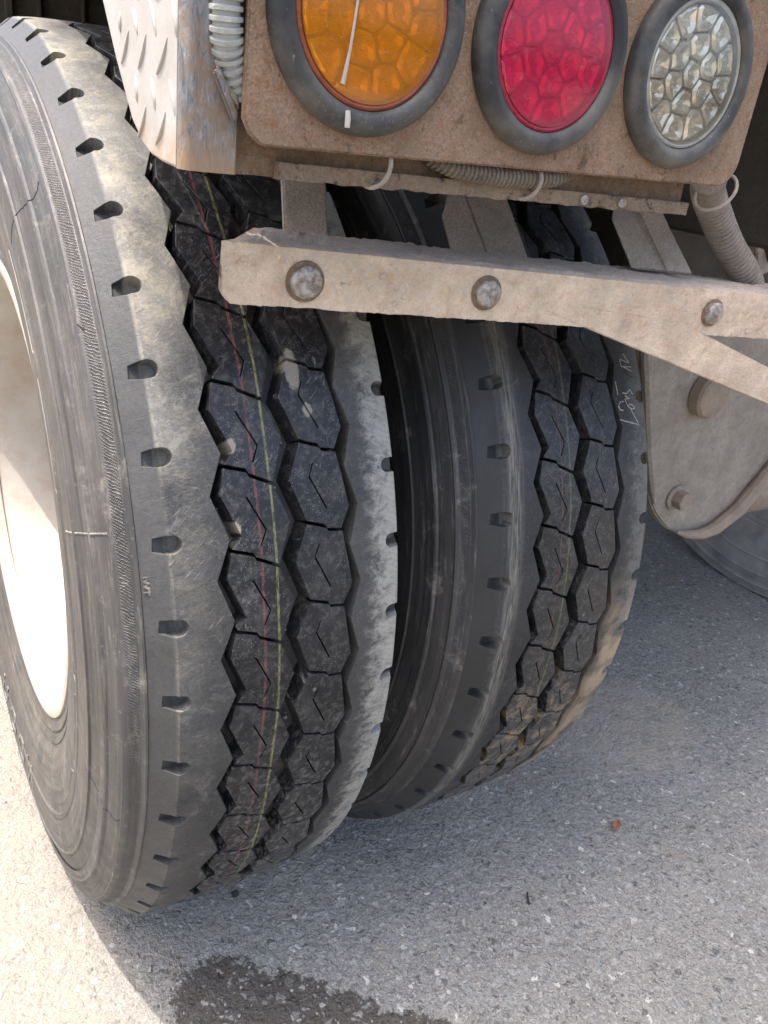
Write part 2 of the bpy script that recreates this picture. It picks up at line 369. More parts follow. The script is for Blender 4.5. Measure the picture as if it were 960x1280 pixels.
def m_grommet():
    t = NT('rubber_grommet'); z = t.xyz()[2]
    film = t.math('MULTIPLY', t.ramp(t.math('ADD', t.noise(22, 4, .6), t.math('MULTIPLY', t.ramp(z, .53, .465), .22)), .46, .80), .42)
    fine = t.math('MULTIPLY', t.ramp(t.noise(420, 6, .8), .56, .68), t.ramp(t.math('ADD', t.noise(30, 4), t.math('MULTIPLY', t.ramp(z, .52, .465), .15)), .50, .66, .08, .75))
    c = t.mix(t.math('ADD', film, t.math('MULTIPLY', fine, .7), clamp=True), (.016, .017, .019), (.24, .22, .18))
    splash = t.math('MULTIPLY', t.ramp(t.noise(1.0, 5, .7, vec=t.scale((500, 200, 130))), .68, .73), .6); c = t.mix(splash, c, (.42, .40, .35))
    return t.out(c, t.ramp(t.noise(40, 3), .3, .7, .42, .70), t.bump(t.noise(260, 4), .0004))
M['grommet'] = m_grommet()
def m_cell(name, col):
    t = NT(name); c = t.mix(t.ramp(t.noise(60, 3), .35, .65), col, tuple(v * .62 for v in col))
    return t.out(c, t.ramp(t.noise(130, 2), .3, .7, .10, .26), t.bump(t.noise(220, 2), .0007), metal=.55)
M['cell'] = m_cell('silver_reflector', (.93, .91, .86))
def m_lens(name, tint, haze, hz=.30, dirtk=1.0):
    t = NT(name); n = t.n; out = n['Material Output']
    tr = n.new('ShaderNodeBsdfTransparent'); tr.inputs[0].default_value = (*tint, 1)
    gl = n.new('ShaderNodeBsdfGlossy'); gl.inputs['Roughness'].default_value = .09
    df = n.new('ShaderNodeBsdfTranslucent'); df.inputs[0].default_value = (*[min(1, v * .9 + .05) for v in tint], 1)
    d2 = n.new('ShaderNodeBsdfDiffuse'); d2.inputs[0].default_value = (*haze, 1)
    fr = n.new('ShaderNodeFresnel'); fr.inputs[0].default_value = 1.5
    t.l.new(t.bump(t.noise(400, 2), .00012), gl.inputs['Normal'])
    a = n.new('ShaderNodeMixShader'); a.inputs[0].default_value = hz; t.l.new(tr.outputs[0], a.inputs[1]); t.l.new(d2.outputs[0], a.inputs[2])
    dirt = n.new('ShaderNodeBsdfDiffuse'); dirt.inputs[0].default_value = (.42, .37, .30, 1)
    b = n.new('ShaderNodeMixShader'); t.l.new(a.outputs[0], b.inputs[1]); t.l.new(dirt.outputs[0], b.inputs[2])
    zz = t.xyz()[2]
    dm = t.math('ADD', t.math('MULTIPLY', t.ramp(t.noise(160, 8, .8), .57, .70), .32), t.math('MULTIPLY', t.ramp(t.math('ADD', zz, t.math('MULTIPLY', t.noise(60, 4), .02)), .503, .485), .35), clamp=True)
    t.l.new(t.math('MULTIPLY', dm, dirtk), b.inputs[0])
    c = n.new('ShaderNodeMixShader'); t.l.new(fr.outputs[0], c.inputs[0]); t.l.new(b.outputs[0], c.inputs[1]); t.l.new(gl.outputs[0], c.inputs[2])
    t.l.new(c.outputs[0], out.inputs[0]); return t.m
M['amber'] = m_lens('amber_lens', (1.0, .47, .02), (1.0, .36, .01), .26, .5)
M['red'] = m_lens('red_lens', (1.0, .14, .27), (.85, .03, .13), .26, .7)
M['clear'] = m_lens('clear_lens', (1.0, .965, .87), (.60, .55, .44), .08, .6)
M['amberrim'] = m_simple('amber_lens_rim', (.24, .055, .02), .35, var=.3, sc=90)
M['redrim'] = m_simple('red_lens_rim', (.28, .012, .03), .35, var=.3, sc=90)
M['clearrim'] = m_simple('clear_lens_rim', (.30, .29, .25), .35, var=.3, sc=90)
M['hose'] = m_simple('pale_hose', (.30, .31, .285), .6, var=.25, sc=60)
M['hosemud'] = m_mud('muddy_hose', (.38, .325, .27), (.30, .24, .18), (.06, .055, .05), .3, .35)
M['hosedark'] = m_mud('dark_muddy_hose', (.24, .205, .16), (.2, .15, .11), (.03, .03, .032), .3, .7)
M['tie'] = m_simple('dusty_cable_tie', (.30, .26, .21), .6)
M['drip'] = m_simple('white_drip', (.42, .38, .33), .7, var=.15)
M['chalk'] = m_simple('chalk', (.50, .48, .45), .9, var=.5, sc=500)
M['crack'] = m_simple('dark_crack', (.006, .006, .006), .8)
M['mould'] = m_rubber('rubber_mould_line', 'side', X1, dirty=1.9)
def m_bolt():
    t = NT('corroded_bolt'); n = t.noise(160, 6, .7)
    c = t.mix(t.ramp(n, .40, .60), (.15, .13, .11), (.42, .38, .33)); c = t.mix(t.ramp(t.noise(90, 4), .52, .66, 0, .8), c, (.27, .16, .09))
    return t.out(c, .55, t.bump(n, .0012), metal=.3)
M['bolt'] = m_bolt()

def m_ground():
    t = NT('worn_asphalt'); x, y, z = t.xyz(); P = t.pos
    warp = t.n.new('ShaderNodeVectorMath'); warp.operation = 'ADD'
    nn = t.n.new('ShaderNodeTexNoise'); nn.inputs['Scale'].default_value = 90; t.l.new(P, nn.inputs['Vector'])
    sc = t.n.new('ShaderNodeVectorMath'); sc.operation = 'SCALE'; sc.inputs['Scale'].default_value = .022; t.l.new(nn.outputs['Color'], sc.inputs[0])
    t.l.new(P, warp.inputs[0]); t.l.new(sc.outputs[0], warp.inputs[1]); W = warp.outputs[0]
    n1 = t.noise(3.2, 6, .6); n2 = t.noise(26, 6, .7); n3 = t.noise(330, 4, .75)
    c = t.mix(t.ramp(n1, .3, .7), (.212, .211, .197), (.305, .298, .270))
    # stones: three sizes, each with its own grey
    def stones(scale, amt, lo, hi):
        v = t.n.new('ShaderNodeTexVoronoi'); v.inputs['Scale'].default_value = scale; t.l.new(W, v.inputs['Vector'])
        s = t.n.new('ShaderNodeSeparateColor'); t.l.new(v.outputs['Color'], s.inputs[0])
        inside = t.ramp(v.outputs['Distance'], .34, .50, 1, 0)
        return s.outputs, inside, v.outputs['Distance']
    o1, in1, d1 = stones(105, 1, 0, 1); o2, in2, d2 = stones(210, 1, 0, 1)
    g2 = t.mix(o2[0], (.085, .087, .088), (.43, .425, .395))
    c = t.mix(t.math('MULTIPLY', in2, .8), c, g2)
    g1 = t.mix(t.ramp(o1[0], .0, 1), (.065, .068, .072), (.47, .47, .445))
    g1 = t.mix(t.ramp(o1[1], .8, .95), g1, (.25, .29, .29))
    on1 = t.math('MULTIPLY', in1, t.ramp(o1[2], .36, .42))
    c = t.mix(t.math('MULTIPLY', on1, .85), c, g1)
    c = t.mix(t.math('MULTIPLY', on1, t.ramp(o1[0], .93, .95)), c, (.58, .58, .55))
    c = t.mix(t.ramp(n3, .30, .55, .55, 0), c, (.075, .073, .07))
    o3, in3, d3 = stones(330, 1, 0, 1)
    c = t.mix(t.math('MULTIPLY', in3, .45), c, t.mix(o3[1], (.10, .10, .105), (.50, .50, .48)))
    c = t.mix(t.ramp(t.noise(150, 6, .8), .58, .66, 0, .5), c, (.10, .098, .095))
    # trodden dust, heavy at left, patches elsewhere; sunlit yard's colour darkened against overexposure
    left = t.ramp(t.math('ADD', t.math('MAXIMUM', t.math('MULTIPLY', x, -1.0), t.math('SUBTRACT', t.math('MULTIPLY', y, -1.0), 1.15)), t.math('MULTIPLY', t.math('SUBTRACT', n1, .5), .18)), .02, .16)
    dm = t.math('ADD', t.math('MULTIPLY', left, t.ramp(n2, .36, .56, .45, 1.0)), t.math('MULTIPLY', t.ramp(t.noise(2.1, 4), .55, .72), t.ramp(n2, .45, .62, 0, .6)), clamp=True)
    c = t.mix(t.math('MULTIPLY', left, .42), c, (.13, .12, .105))  # darker base tone where the sun falls on the yard
    c = t.mix(t.math('MULTIPLY', dm, .66), c, (.225, .203, .168))
    c = t.mix(t.math('MULTIPLY', t.ramp(t.noise(240, 5, .8), .55, .64), .45), c, (.10, .095, .09))
    for (cx_, cy_, rx_, ry_, k_) in ((.86, -.28, .17, .13, .75), (.45, -.22, .20, .10, .35), (.10, -.33, .12, .06, .35)):
        q = t.math('ADD', t.math('POWER', t.math('DIVIDE', t.math('SUBTRACT', x, cx_), rx_), 2.0), t.math('POWER', t.math('DIVIDE', t.math('SUBTRACT', y, cy_), ry_), 2.0))
        q = t.math('ADD', q, t.math('MULTIPLY', t.math('SUBTRACT', t.noise(14, 6, .7), .5), 1.8))
        c = t.mix(t.math('MULTIPLY', t.ramp(q, .3, 1.3, k_, 0), t.ramp(n2, .36, .60, .35, 1)), c, (.355, .325, .272))
    bs = t.math('MULTIPLY', t.ramp(t.noise(7, 5, .6), .60, .72), t.ramp(n2, .4, .6)); c = t.mix(t.math('MULTIPLY', bs, .55), c, (.30, .235, .17))
    # damp stain with a ragged edge, behind the outer tyre
    e1 = t.math('SUBTRACT', t.math('SUBTRACT', -.376, t.math('MULTIPLY', t.math('MAXIMUM', x, 0.0), .95)), y)
    e2 = t.math('ADD', x, .070)
    e = t.math('MINIMUM', e1, e2)
    e = t.math('ADD', e, t.math('MULTIPLY', t.math('SUBTRACT', t.noise(16, 7, .75), .5), .13))
    e = t.math('ADD', e, t.math('MULTIPLY', t.math('SUBTRACT', t.noise(95, 4, .7), .5), .035))
    wet = t.ramp(e, -.001, .004)
    fade = t.math('MULTIPLY', wet, .96)
    dark = t.mix(1.0, c, (.30, .275, .255), 'MULTIPLY')
    dark = t.mix(t.math('MULTIPLY', on1, t.ramp(o1[0], .55, .8, 0, .5)), dark, g1)
    c = t.mix(fade, c, dark)
    h = t.math('SUBTRACT', t.math('MULTIPLY', n3, 1.0), t.math('MULTIPLY', d1, 1.8)); h = t.math('SUBTRACT', h, t.math('MULTIPLY', d2, .9)); h = t.math('ADD', h, t.math('MULTIPLY', n2, 1.2))
    ro = t.mix(wet, (.9, .9, .9), (.62, .62, .62))
    return t.out(c, ro, t.bump(h, .0016, .9), spec=.3)
M['ground'] = m_ground()

# ------------------------------------------------------------------ ground
def axis_coords(lo, hi, step, far):
    c = list(np.arange(lo, hi, step)); s = step; v = hi; up = []
    while v < far: up.append(v); s *= 1.25; v += s
    up.append(far); dn = []; s = step; v = lo
    while v > -far: s *= 1.25; v -= s; dn.append(max(v, -far))
    return dn[::-1] + c + up
gx = axis_coords(-.75, 1.35, .0065, 40); gy = axis_coords(-.8, .55, .0065, 40)
def gheight(x, y):
    near = max(0, 1 - max(abs(x - .3) / 3, abs(y + .1) / 3))
    return (noise.noise(Vector((x * 5, y * 5, 0))) * .004 + noise.noise(Vector((x * 32, y * 32, 3))) * .0016 + noise.noise(Vector((x * 90, y * 90, 7))) * .0012) * near
vs = [(x, y, G + gheight(x, y)) for x in gx for y in gy]
ny = len(gy); fs = [(i * ny + j, (i + 1) * ny + j, (i + 1) * ny + j + 1, i * ny + j + 1) for i in range(len(gx) - 1) for j in range(ny - 1)]
me = bpy.data.meshes.new('ground'); me.from_pydata(vs, [], fs); me.polygons.foreach_set('use_smooth', [True] * len(fs))
obj('ground', me, M['ground'], kind='structure')

# loose chips of stone, joined
def stone_geo(bm, c, r, flat=.6, rot=None, jit=.3, sub=1):
    g = bmesh.ops.create_icosphere(bm, subdivisions=sub, radius=1)
    a = Matrix.Rotation(rnd.uniform(0, 6.28), 3, 'Z') @ Matrix.Rotation(rnd.uniform(-.4, .4), 3, 'X')
    sx, sy = rnd.uniform(.7, 1.25), rnd.uniform(.6, 1)
    for v in g['verts']:
        p = v.co * (1 + rnd.uniform(-jit, jit)); v.co = Vector(c) + a @ Vector((p.x * r * sx, p.y * r * sy, p.z * r * flat))
    return g
def m_stone(name, lo, hi):
    t = NT(name); i = t.n.new('ShaderNodeNewGeometry').outputs['Random Per Island']
    c = t.mix(i, lo, hi); c = t.mix(t.ramp(t.noise(300, 3), .4, .7, 0, .3), c, tuple(v * .5 for v in lo))
    return t.out(c, .8, t.bump(t.noise(500, 3), .0006), spec=.3)
M['chips'] = m_stone('stone_chips', (.07, .073, .08), (.40, .39, .36))
bm = bmesh.new()
for k in range(2600):
    x = rnd.uniform(-.5, 1.1); y = rnd.uniform(-.75, .35)
    if rnd.random() < .45: x = rnd.uniform(-.1, .5); y = rnd.uniform(-.7, -.2)
    r = rnd.choice((.0010, .0013, .0016, .0020, .0026)) * rnd.uniform(.7, 1.15)
    stone_geo(bm, (x, y, G + gheight(x, y) + r * .1), r, .55)
for k in range(90):
    x = rnd.uniform(-.3, 1.0); y = rnd.uniform(-.7, .2); r = rnd.uniform(.0026, .0042)
    stone_geo(bm, (x, y, G + gheight(x, y) - r * .15), r, .45)
obj('gravel', fin('gravel', bm, smooth=False), M['chips'], kind='stuff', label='small loose grey stone chips scattered over the asphalt')

# a few loose things one can point to
def pebble(x, y, r, lo, hi, label):
    bm = bmesh.new(); stone_geo(bm, (0, 0, 0), r, .6, jit=.16, sub=2)
    o = obj('pebble', fin('pebble', bm, ang=22), m_stone('pebble_stone', lo, hi), loc=(x, y, G + gheight(x, y) + r * .42)); o['label'] = label; o['category'] = 'pebble'
pebble(.060, -.309, .0062, (.03, .03, .03), (.05, .05, .05), 'black pebble on the asphalt just right of the outer tyre bottom')
pebble(.118, -.375, .0042, (.5, .48, .43), (.55, .53, .5), 'pale pebble on grey asphalt just above the damp stain')
pebble(.275, -.235, .0036, (.75, .75, .72), (.8, .8, .78), 'white pebble on dry asphalt between the damp stain and the inner tyre')
pebble(-.02, -.475, .0058, (.33, .36, .38), (.36, .4, .42), 'blue grey pebble lying in the damp stain near the sunlit ground')
# dry leaf
lv = []; lf = []
for i in range(9):
    s = i / 8; w = .0068 * math.sin(math.pi * min(1, s * .92 + .06)) ** .8
    for j in (-1, -.5, 0, .5, 1):
        lv.append(((s - .5) * .026, j * w, .002 + .0035 * abs(j) * abs(j) + .002 * math.sin(s * 5)))
for i in range(8):
    for j in range(4): a = i * 5 + j; lf.append((a, a + 1, a + 6, a + 5))
lm = mesh('dry_leaf', lv, lf); lo = obj('dry_leaf', lm, m_simple('brown_leaf', (.30, .14, .07), .7, sc=200), loc=(.655, -.459, G + .003))
lo.rotation_euler = (0, 0, .5); lo['label'] = 'small curled reddish brown leaf on the grey asphalt'; lo['category'] = 'leaf'
md = lo.modifiers.new('s', 'SOLIDIFY'); md.thickness = .0005
st = obj('straw', tube('straw', [(-.022, 0, 0), (0, .002, .002), (.022, -.001, 0)], .0009, 6), m_simple('straw_yellow', (.50, .40, .18), .7), loc=(-.245, -.425, G + .004))
st.rotation_euler = (0, 0, 1.2); st['label'] = 'short yellow straw lying on the sunlit ground'; st['category'] = 'straw'
tw = obj('twig', tube('twig', [(-.010, 0, 0), (0, .001, .001), (.010, 0, 0)], .0013, 6), m_simple('twig_black', (.02, .02, .02), .7), loc=(.43, -.50, G + .004))
tw.rotation_euler = (0, 0, 1.0); tw['label'] = 'tiny black twig on the grey asphalt'; tw['category'] = 'twig'

# ------------------------------------------------------------------ the truck
truck = thing('heavy_truck', 'dusty heavy truck seen low at its rear left corner with dual wheels', 'truck', (0, 0, 0))

NP = 50; PIT = 360.0 / NP; RT = 0.530; UP = RT * R(PIT)
def wrap(bm, x0=0.0):
    for v in bm.verts:
        x, u, h = v.co; th = u / RT; rr = h
        v.co = (x + x0, -rr * math.cos(th), rr * math.sin(th))
def crown(x): return RT + .0012 - .0040 * (x / .1) ** 2          # slightly rounded tread
def deg2u(d): return RT * R(d)
HB = .508
def flat_prism(poly, h0, grow=0.0, h1=None):
    """poly of (x, u); walls lean out by grow at the base"""
    bm = bmesh.new(); cx = sum(p[0] for p in poly) / len(poly); cu = sum(p[1] for p in poly) / len(poly)
    A = []; B = []
    for (x, u) in poly:
        d = Vector((x - cx, u - cu)); d2 = d * (1 + grow / max(d.length, 1e-6))
        A.append(bm.verts.new((cx + d2.x, cu + d2.y, h0))); B.append(bm.verts.new((x, u, h1 if h1 else crown(x))))
    n = len(poly); bm.faces.new(A); bm.faces.new(B[::-1])
    for i in range(n): bm.faces.new((A[i], B[i], B[(i + 1) % n], A[(i + 1) % n]))
    bmesh.ops.recalc_face_normals(bm, faces=bm.faces)
    return bm
def slit(pts, w, h0, h1):
    """a zigzag slit cutter along pts of (x, u)"""
    L = []; Rr = []
    for i, p in enumerate(pts):
        a = Vector(pts[max(i - 1, 0)]); b = Vector(pts[min(i + 1, len(pts) - 1)]); d = (b - a).normalized(); n = Vector((-d.y, d.x)) * w / 2
        p = Vector(p); L.append(p + n); Rr.append(p - n)
    return [tuple(q) for q in L + Rr[::-1]]
def make_block(poly_d, slit_d, name):
    poly = [(x, deg2u(d)) for x, d in poly_d]
    bm = flat_prism(poly, HB, .0022)
    tops = [v for v in bm.verts if v.co.z > .52]
    me = bpy.data.meshes.new('b'); bm.to_mesh(me); bm.free()
    cp = slit([(x, deg2u(d)) for x, d in slit_d], .0014, 0, 0)
    cb = bmesh.new(); A = [cb.verts.new((x, u, RT - .007)) for x, u in cp]; B = [cb.verts.new((x, u, RT + .01)) for x, u in cp]
    k = len(cp); cb.faces.new(A); cb.faces.new(B[::-1])
    for i in range(k): cb.faces.new((A[i], B[i], B[(i + 1) % k], A[(i + 1) % k]))
    bmesh.ops.recalc_face_normals(cb, faces=cb.faces); cm = bpy.data.meshes.new('c'); cb.to_mesh(cm); cb.free()
    me = boolean(me, [cm])
    bm = bmesh.new(); bm.from_mesh(me)
    us = [v.co.y for v in bm.verts]; lo, hi = min(us), max(us)
    for k in range(1, 6):
        bmesh.ops.bisect_plane(bm, geom=bm.verts[:] + bm.edges[:] + bm.faces[:], plane_co=(0, lo + (hi - lo) * k / 6, 0), plane_no=(0, 1, 0))
    # low bottom face is not needed
    bmesh.ops.delete(bm, geom=[f for f in bm.faces if abs(f.normal.z) > .9 and f.calc_center_median().z < HB + .001], context='FACES_ONLY')
    wrap(bm)
    return fin(name, bm, ang=22)
C1 = [(-.0555, 0), (-.0600, -2.3), (-.0460, -5.9), (-.0540, -6.88), (-.0375, -7.42), (-.0355, -7.82), (-.0160, -8.78), (-.0045, -5.1), (-.0165, -1.92), (-.0355, -.96), (-.0375, -.56)]
S1 = [(-.0395, -2.6), (-.0255, -5.6), (-.0310, -6.95)]
C2 = [(.0105, 1.50), (-.0020, -1.7), (.0105, -5.38), (.0270, -5.92), (.0290, -6.30), (.0420, -6.50), (.0510, -4.6), (.0430, .40), (.0300, .60), (.0280, .92)]
C2[2] = (.0105, -5.38)
S2 = [(.0205, -.40), (.0160, -1.55), (.0300, -4.6)]
BLK1 = make_block(C1, S1, 'tread_block_left'); BLK2 = make_block(C2, S2, 'tread_block_right')

def make_rib(side, name):
    """one shoulder rib: side -1 outer-left (matches the photographed left edge), +1 right"""
    if side < 0: zig = [(-.0560, 1.2), (-.0685, -2.2), (-.0560, -6.0)]; nc = -5.75; edge = -.103
    else: zig = [(.0500, -.95), (.0600, -4.55), (.0500, -8.15)]; nc = -1.35; edge = .101
    # columns across the pitch: from -7.2 to 0 of the local angle
    def xi(d):
        P = zig + [(zig[0][0], zig[0][1] - PIT), (zig[1][0], zig[1][1] - PIT), (zig[0][0], zig[0][1] + PIT)] + [(zig[1][0], zig[1][1] + PIT)]
        P = sorted(set((b, a) for a, b in P)); return float(np.interp(d, [p[0] for p in P], [p[1] for p in P] if False else [p[1] for p in P]))
    cols = set(np.round(np.linspace(0, -PIT, 13), 4))
    for z in zig:
        for k in (-1, 0, 1):
            d = z[1] + k * PIT
            if -PIT - 1e-6 <= d <= 1e-6: cols.add(round(d, 4))
    cols = sorted(cols)
    s = side
    def section(d):
        x0 = xi(d)
        return [(x0 - s * .0030, HB), (x0, crown(x0)), (x0 + (edge - x0) * .5, crown(x0 + (edge - x0) * .5)), (edge - s * .010, crown(edge) + .0004), (edge - s * .0015, crown(edge) - .0008), (edge, crown(edge) - .0022),
                *([(edge - .0105, .5155), (edge - .0195, .5082), (edge - .0080, .5000)] if s < 0 else [(edge + .0075, .5105), (edge + .0135, .5000), (edge + .0040, .4975)])]
    bm = bmesh.new(); rows = []
    for d in cols: rows.append([bm.verts.new((x, deg2u(d), h)) for x, h in section(d)])
    n = len(rows[0])
    for i in range(len(rows) - 1):
        for k in range(n): bm.faces.new((rows[i][k], rows[i][(k + 1) % n], rows[i + 1][(k + 1) % n], rows[i + 1][k]))
    bm.faces.new(rows[0]); bm.faces.new(rows[-1][::-1])
    bmesh.ops.triangulate(bm, faces=[f for f in bm.faces if len(f.verts) == 4])
    bmesh.ops.recalc_face_normals(bm, faces=bm.faces)
    me = bpy.data.meshes.new('r'); bm.to_mesh(me); bm.free()
    # notch cutter: rounded inner end, opens through the facet to the side
    cb = bmesh.new(); uc = deg2u(nc); hw = .0072 if s < 0 else .0064; xin = edge - s * (.0105 if s < 0 else .0140)
    xo = edge + s * .030
    poly = []
    for a in np.linspace(-90, 90, 9): poly.append((xin + s * hw - s * hw * math.cos(R(a)), uc + hw * math.sin(R(a))))
    # on the facet the slot narrows to a point
    if s < 0: poly += [(edge + s * .0010, uc + hw), (edge + s * .0090, uc + hw * .75), (edge + s * .0098, uc - hw * .70), (edge + s * .0010, uc - hw)]
    else: poly += [(xo, uc + hw), (xo, uc - hw)]
    def hb(x): return (.5145 - max(0, abs(x) - .0925) * .2 if abs(x) < abs(edge) else .5140 - (abs(x) - abs(edge)) * -.12) if s < 0 else .4960
    A = [cb.verts.new((x, u + (.0012 if u > uc else -.0012) * 0, hb(x))) for x, u in poly]; B = [cb.verts.new((x, u, .56)) for x, u in poly]
    k = len(poly); cb.faces.new(A); cb.faces.new(B[::-1])
    for i in range(k): cb.faces.new((A[i], B[i], B[(i + 1) % k], A[(i + 1) % k]))
    bmesh.ops.triangulate(cb, faces=[f for f in cb.faces if len(f.verts) > 4])
    bmesh.ops.recalc_face_normals(cb, faces=cb.faces); cm = bpy.data.meshes.new('c'); cb.to_mesh(cm); cb.free()
    me = boolean(me, [cm])
    bm = bmesh.new(); bm.from_mesh(me)
    bmesh.ops.delete(bm, geom=[f for f in bm.faces if abs(f.normal.y) > .98 and (abs(f.calc_center_median().y) < 1e-4 or abs(f.calc_center_median().y + UP) < 1e-4)], context='FACES_ONLY')
    base = [v.co.copy() for v in bm.verts]; bm.verts.index_update(); faces = [[v.index for v in f.verts] for f in bm.faces]; bm.free()
    out = bmesh.new()
    for p in range(NP):
        nv = []
        for c in base:
            th = c.y / RT + R(PIT) * p
            nv.append(out.verts.new((c.x, -c.z * math.cos(th), c.z * math.sin(th))))
        for f in faces:
            try: out.faces.new([nv[i] for i in f])
            except ValueError: pass
    return fin(name, out, ang=24, merge=.00002)
RIBL = make_rib(-1, 'shoulder_rib_left'); RIBR = make_rib(1, 'shoulder_rib_right')

half = [(-.118, .276), (-.128, .283), (-.1335, .2905), (-.1365, .300), (-.1372, .3045), (-.1355, .3065), (-.1400, .316), (-.1405, .3185), (-.1395, .3200), (-.1460, .335), (-.1500, .360), (-.1520, .380), (-.1522, .396),
        (-.1540, .3985), (-.1540, .4020), (-.1530, .4045), (-.1538, .425), (-.1530, .4400), (-.1542, .4414), (-.1540, .4434), (-.1522, .4448), (-.1495, .4560), (-.1468, .4650), (-.1478, .4668), (-.1465, .4686), (-.1445, .4700), (-.1390, .4800),
        (-.1360, .4838), (-.1366, .4860), (-.1350, .4878), (-.1338, .4885), (-.1215, .4962), (-.1205, .4980), (-.1190, .5003), (-.1172, .5012), (-.1140, .5000), (-.108, .5000), (-.098, .5040), (-.070, .5085), (-.035, .5098)]
def _slim(x, r):
    w = min(1, max(0, (r - .425) / .035)) * min(1, max(0, (.506 - r) / .010)); return (-(abs(x) - .014 * w), r)
right = [_slim(x, r) for x, r in half]
half = half[:24] + [(-.1490, .4620), (-.1475, .4720), (-.1486, .4738), (-.1474, .4756), (-.1455, .4770), (-.1405, .4900),
        (-.1385, .4940), (-.1391, .4962), (-.1375, .4980), (-.1362, .4988), (-.1262, .5046), (-.1252, .5062), (-.1240, .5086), (-.1224, .5094), (-.1200, .5080), (-.110, .5030), (-.098, .5040), (-.070, .5085), (-.035, .5098)]
carc = half + [(0, .5100)] + [(-x, r) for x, r in right[::-1]]
CARC = lathe('tyre_carcass', carc, 260, ang=16)
# flatten where the tyre carries the load
for v in CARC.vertices:
    if v.co.z < G: v.co.z = G + .001; v.co.x *= 1.03
def dup_child(src, parent, rot):
    c = src.copy(); COL.objects.link(c); c.parent = parent; c.rotation_euler = (rot, 0, 0); return c
def build_tyre(xc, phase, label, mats, rib_label):
    ty = obj('tyre', CARC.copy(), mats[0], truck, label=label, loc=(xc, 0, 0))
    for me, nm in ((RIBL, 'outer'), (RIBR, 'inner')):
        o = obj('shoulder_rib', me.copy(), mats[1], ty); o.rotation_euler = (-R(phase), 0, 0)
        if rib_label: o['label'] = rib_label[0 if nm == 'outer' else 1]
    first = []
    for me in (BLK1, BLK2):
        m2 = me.copy(); m2.materials.clear(); m2.materials.append(mats[2]); first.append(obj('tread_block', m2, mats[2], ty))
    for i in range(NP):
        th = phase - i * PIT
        for b in first:
            # the block's own angles run below its reference; those pressed flat under the load are hidden
            mid = ((th - 4 + 180) % 360) - 180
            if -128 < mid < -52: continue
            if i == 0: b.rotation_euler = (-R(th), 0, 0)
            else: dup_child(b, ty, -R(th))
    return ty
T1 = build_tyre(X1, 32.30, 'outer tyre of the dual pair, dusty grey sidewall and scuffed shoulder', [M['side1'], M['rib1'], M['blk1']],
                ('scuffed yellowish grey outer shoulder rib', 'pale scuffed inner shoulder rib'))
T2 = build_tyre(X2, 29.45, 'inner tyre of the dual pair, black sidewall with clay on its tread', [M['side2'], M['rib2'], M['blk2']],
                ('black shoulder rib in the shade', 'shoulder rib with chalk marks and orange clay'))

tm = m_stone('trapped_stones', (.12, .115, .105), (.40, .375, .33))
bm = bmesh.new()
for k in range(150):
    gxx, dd = rnd.choice([(-.0625, 6), (-.001, 6), (.0535, 6)]); th = rnd.uniform(-44, 62); ph = ((th - 32.3) % PIT) / PIT
    if gxx < -.05: x = -.0665 + .009 * (1 - abs(ph * 2 - 1))
    elif gxx < .02: x = rnd.uniform(-.007, .002) + .004 * math.sin(ph * 6.28)
    else: x = .0480 + .008 * abs(ph * 2 - 1)
    r = rnd.uniform(.0006, .0019); rad = HB + .003 + r
    stone_geo(bm, (x, -rad * math.cos(R(th)), rad * math.sin(R(th))), r, .9)
obj('trapped_stones', fin('trapped_stones', bm, smooth=False), tm, T1, kind='stuff')

# sidewall details on the outer tyre
SWR = [p[1] for p in half[2:38]]; SWX = [p[0] for p in half[2:38]]
def sw(r, d, off=0.0):
    x = float(np.interp(r, SWR, SWX)) - off; return (x, -r * math.cos(R(d)), r * math.sin(R(d)))
def sw_line(name, pts, rad, mat, off=0.0, sub=6):
    P = []
    for i in range(len(pts) - 1):
        for k in range(sub):
            w = k / sub; r = pts[i][0] * (1 - w) + pts[i + 1][0] * w; d = pts[i][1] * (1 - w) + pts[i + 1][1] * w; P.append(sw(r, d, off))
    P.append(sw(*pts[-1], off)); return obj(name, tube(name, P, rad, 6), mat, T1)
sw_line('crack', [(.4910, 54.6), (.4870, 54.0), (.480, 53.8), (.4700, 54.4), (.455, 55.6), (.4355, 56.6), (.4049, 57.3)], .0008, M['crack'], -.0004)
sw_line('crack', [(.4322, -11.6), (.450, -11.5), (.4673, -12.3), (.4880, -12.9), (.493, -12.0)], .0006, M['crack'], -.0003)
sw_line('mould_line', [(.4140, 19.9), (.4758, 20.4), (.4960, 20.55)], .0010, M['mould'], -.0002)
sw_line('crack', [(.4980, 38.9), (.5000, 38.3)], .0006, M['crack'])
for d0, d1, r0 in ((16, -2, .3860), (-4, -20, .3860), (-22, -33, .3850), (60, 42, .3860), (40, 24, .3850)):
    sw_line('moulded_arc', [(r0 + .006, d0), (r0, d0 - .8), (r0, d1 + .8), (r0 + .006, d1)], .0009, M['mould'], -.0003, 8)
bm = bmesh.new()                                    # fine serration by the bead
for k in range(56):
    d = 34 - k * .33
    tube_bm(bm, [sw(.3945, d, -.0002), sw(.4035, d, -.0002)], .0006, 4)
obj('serration', fin('serration', bm), M['mould'], T1)
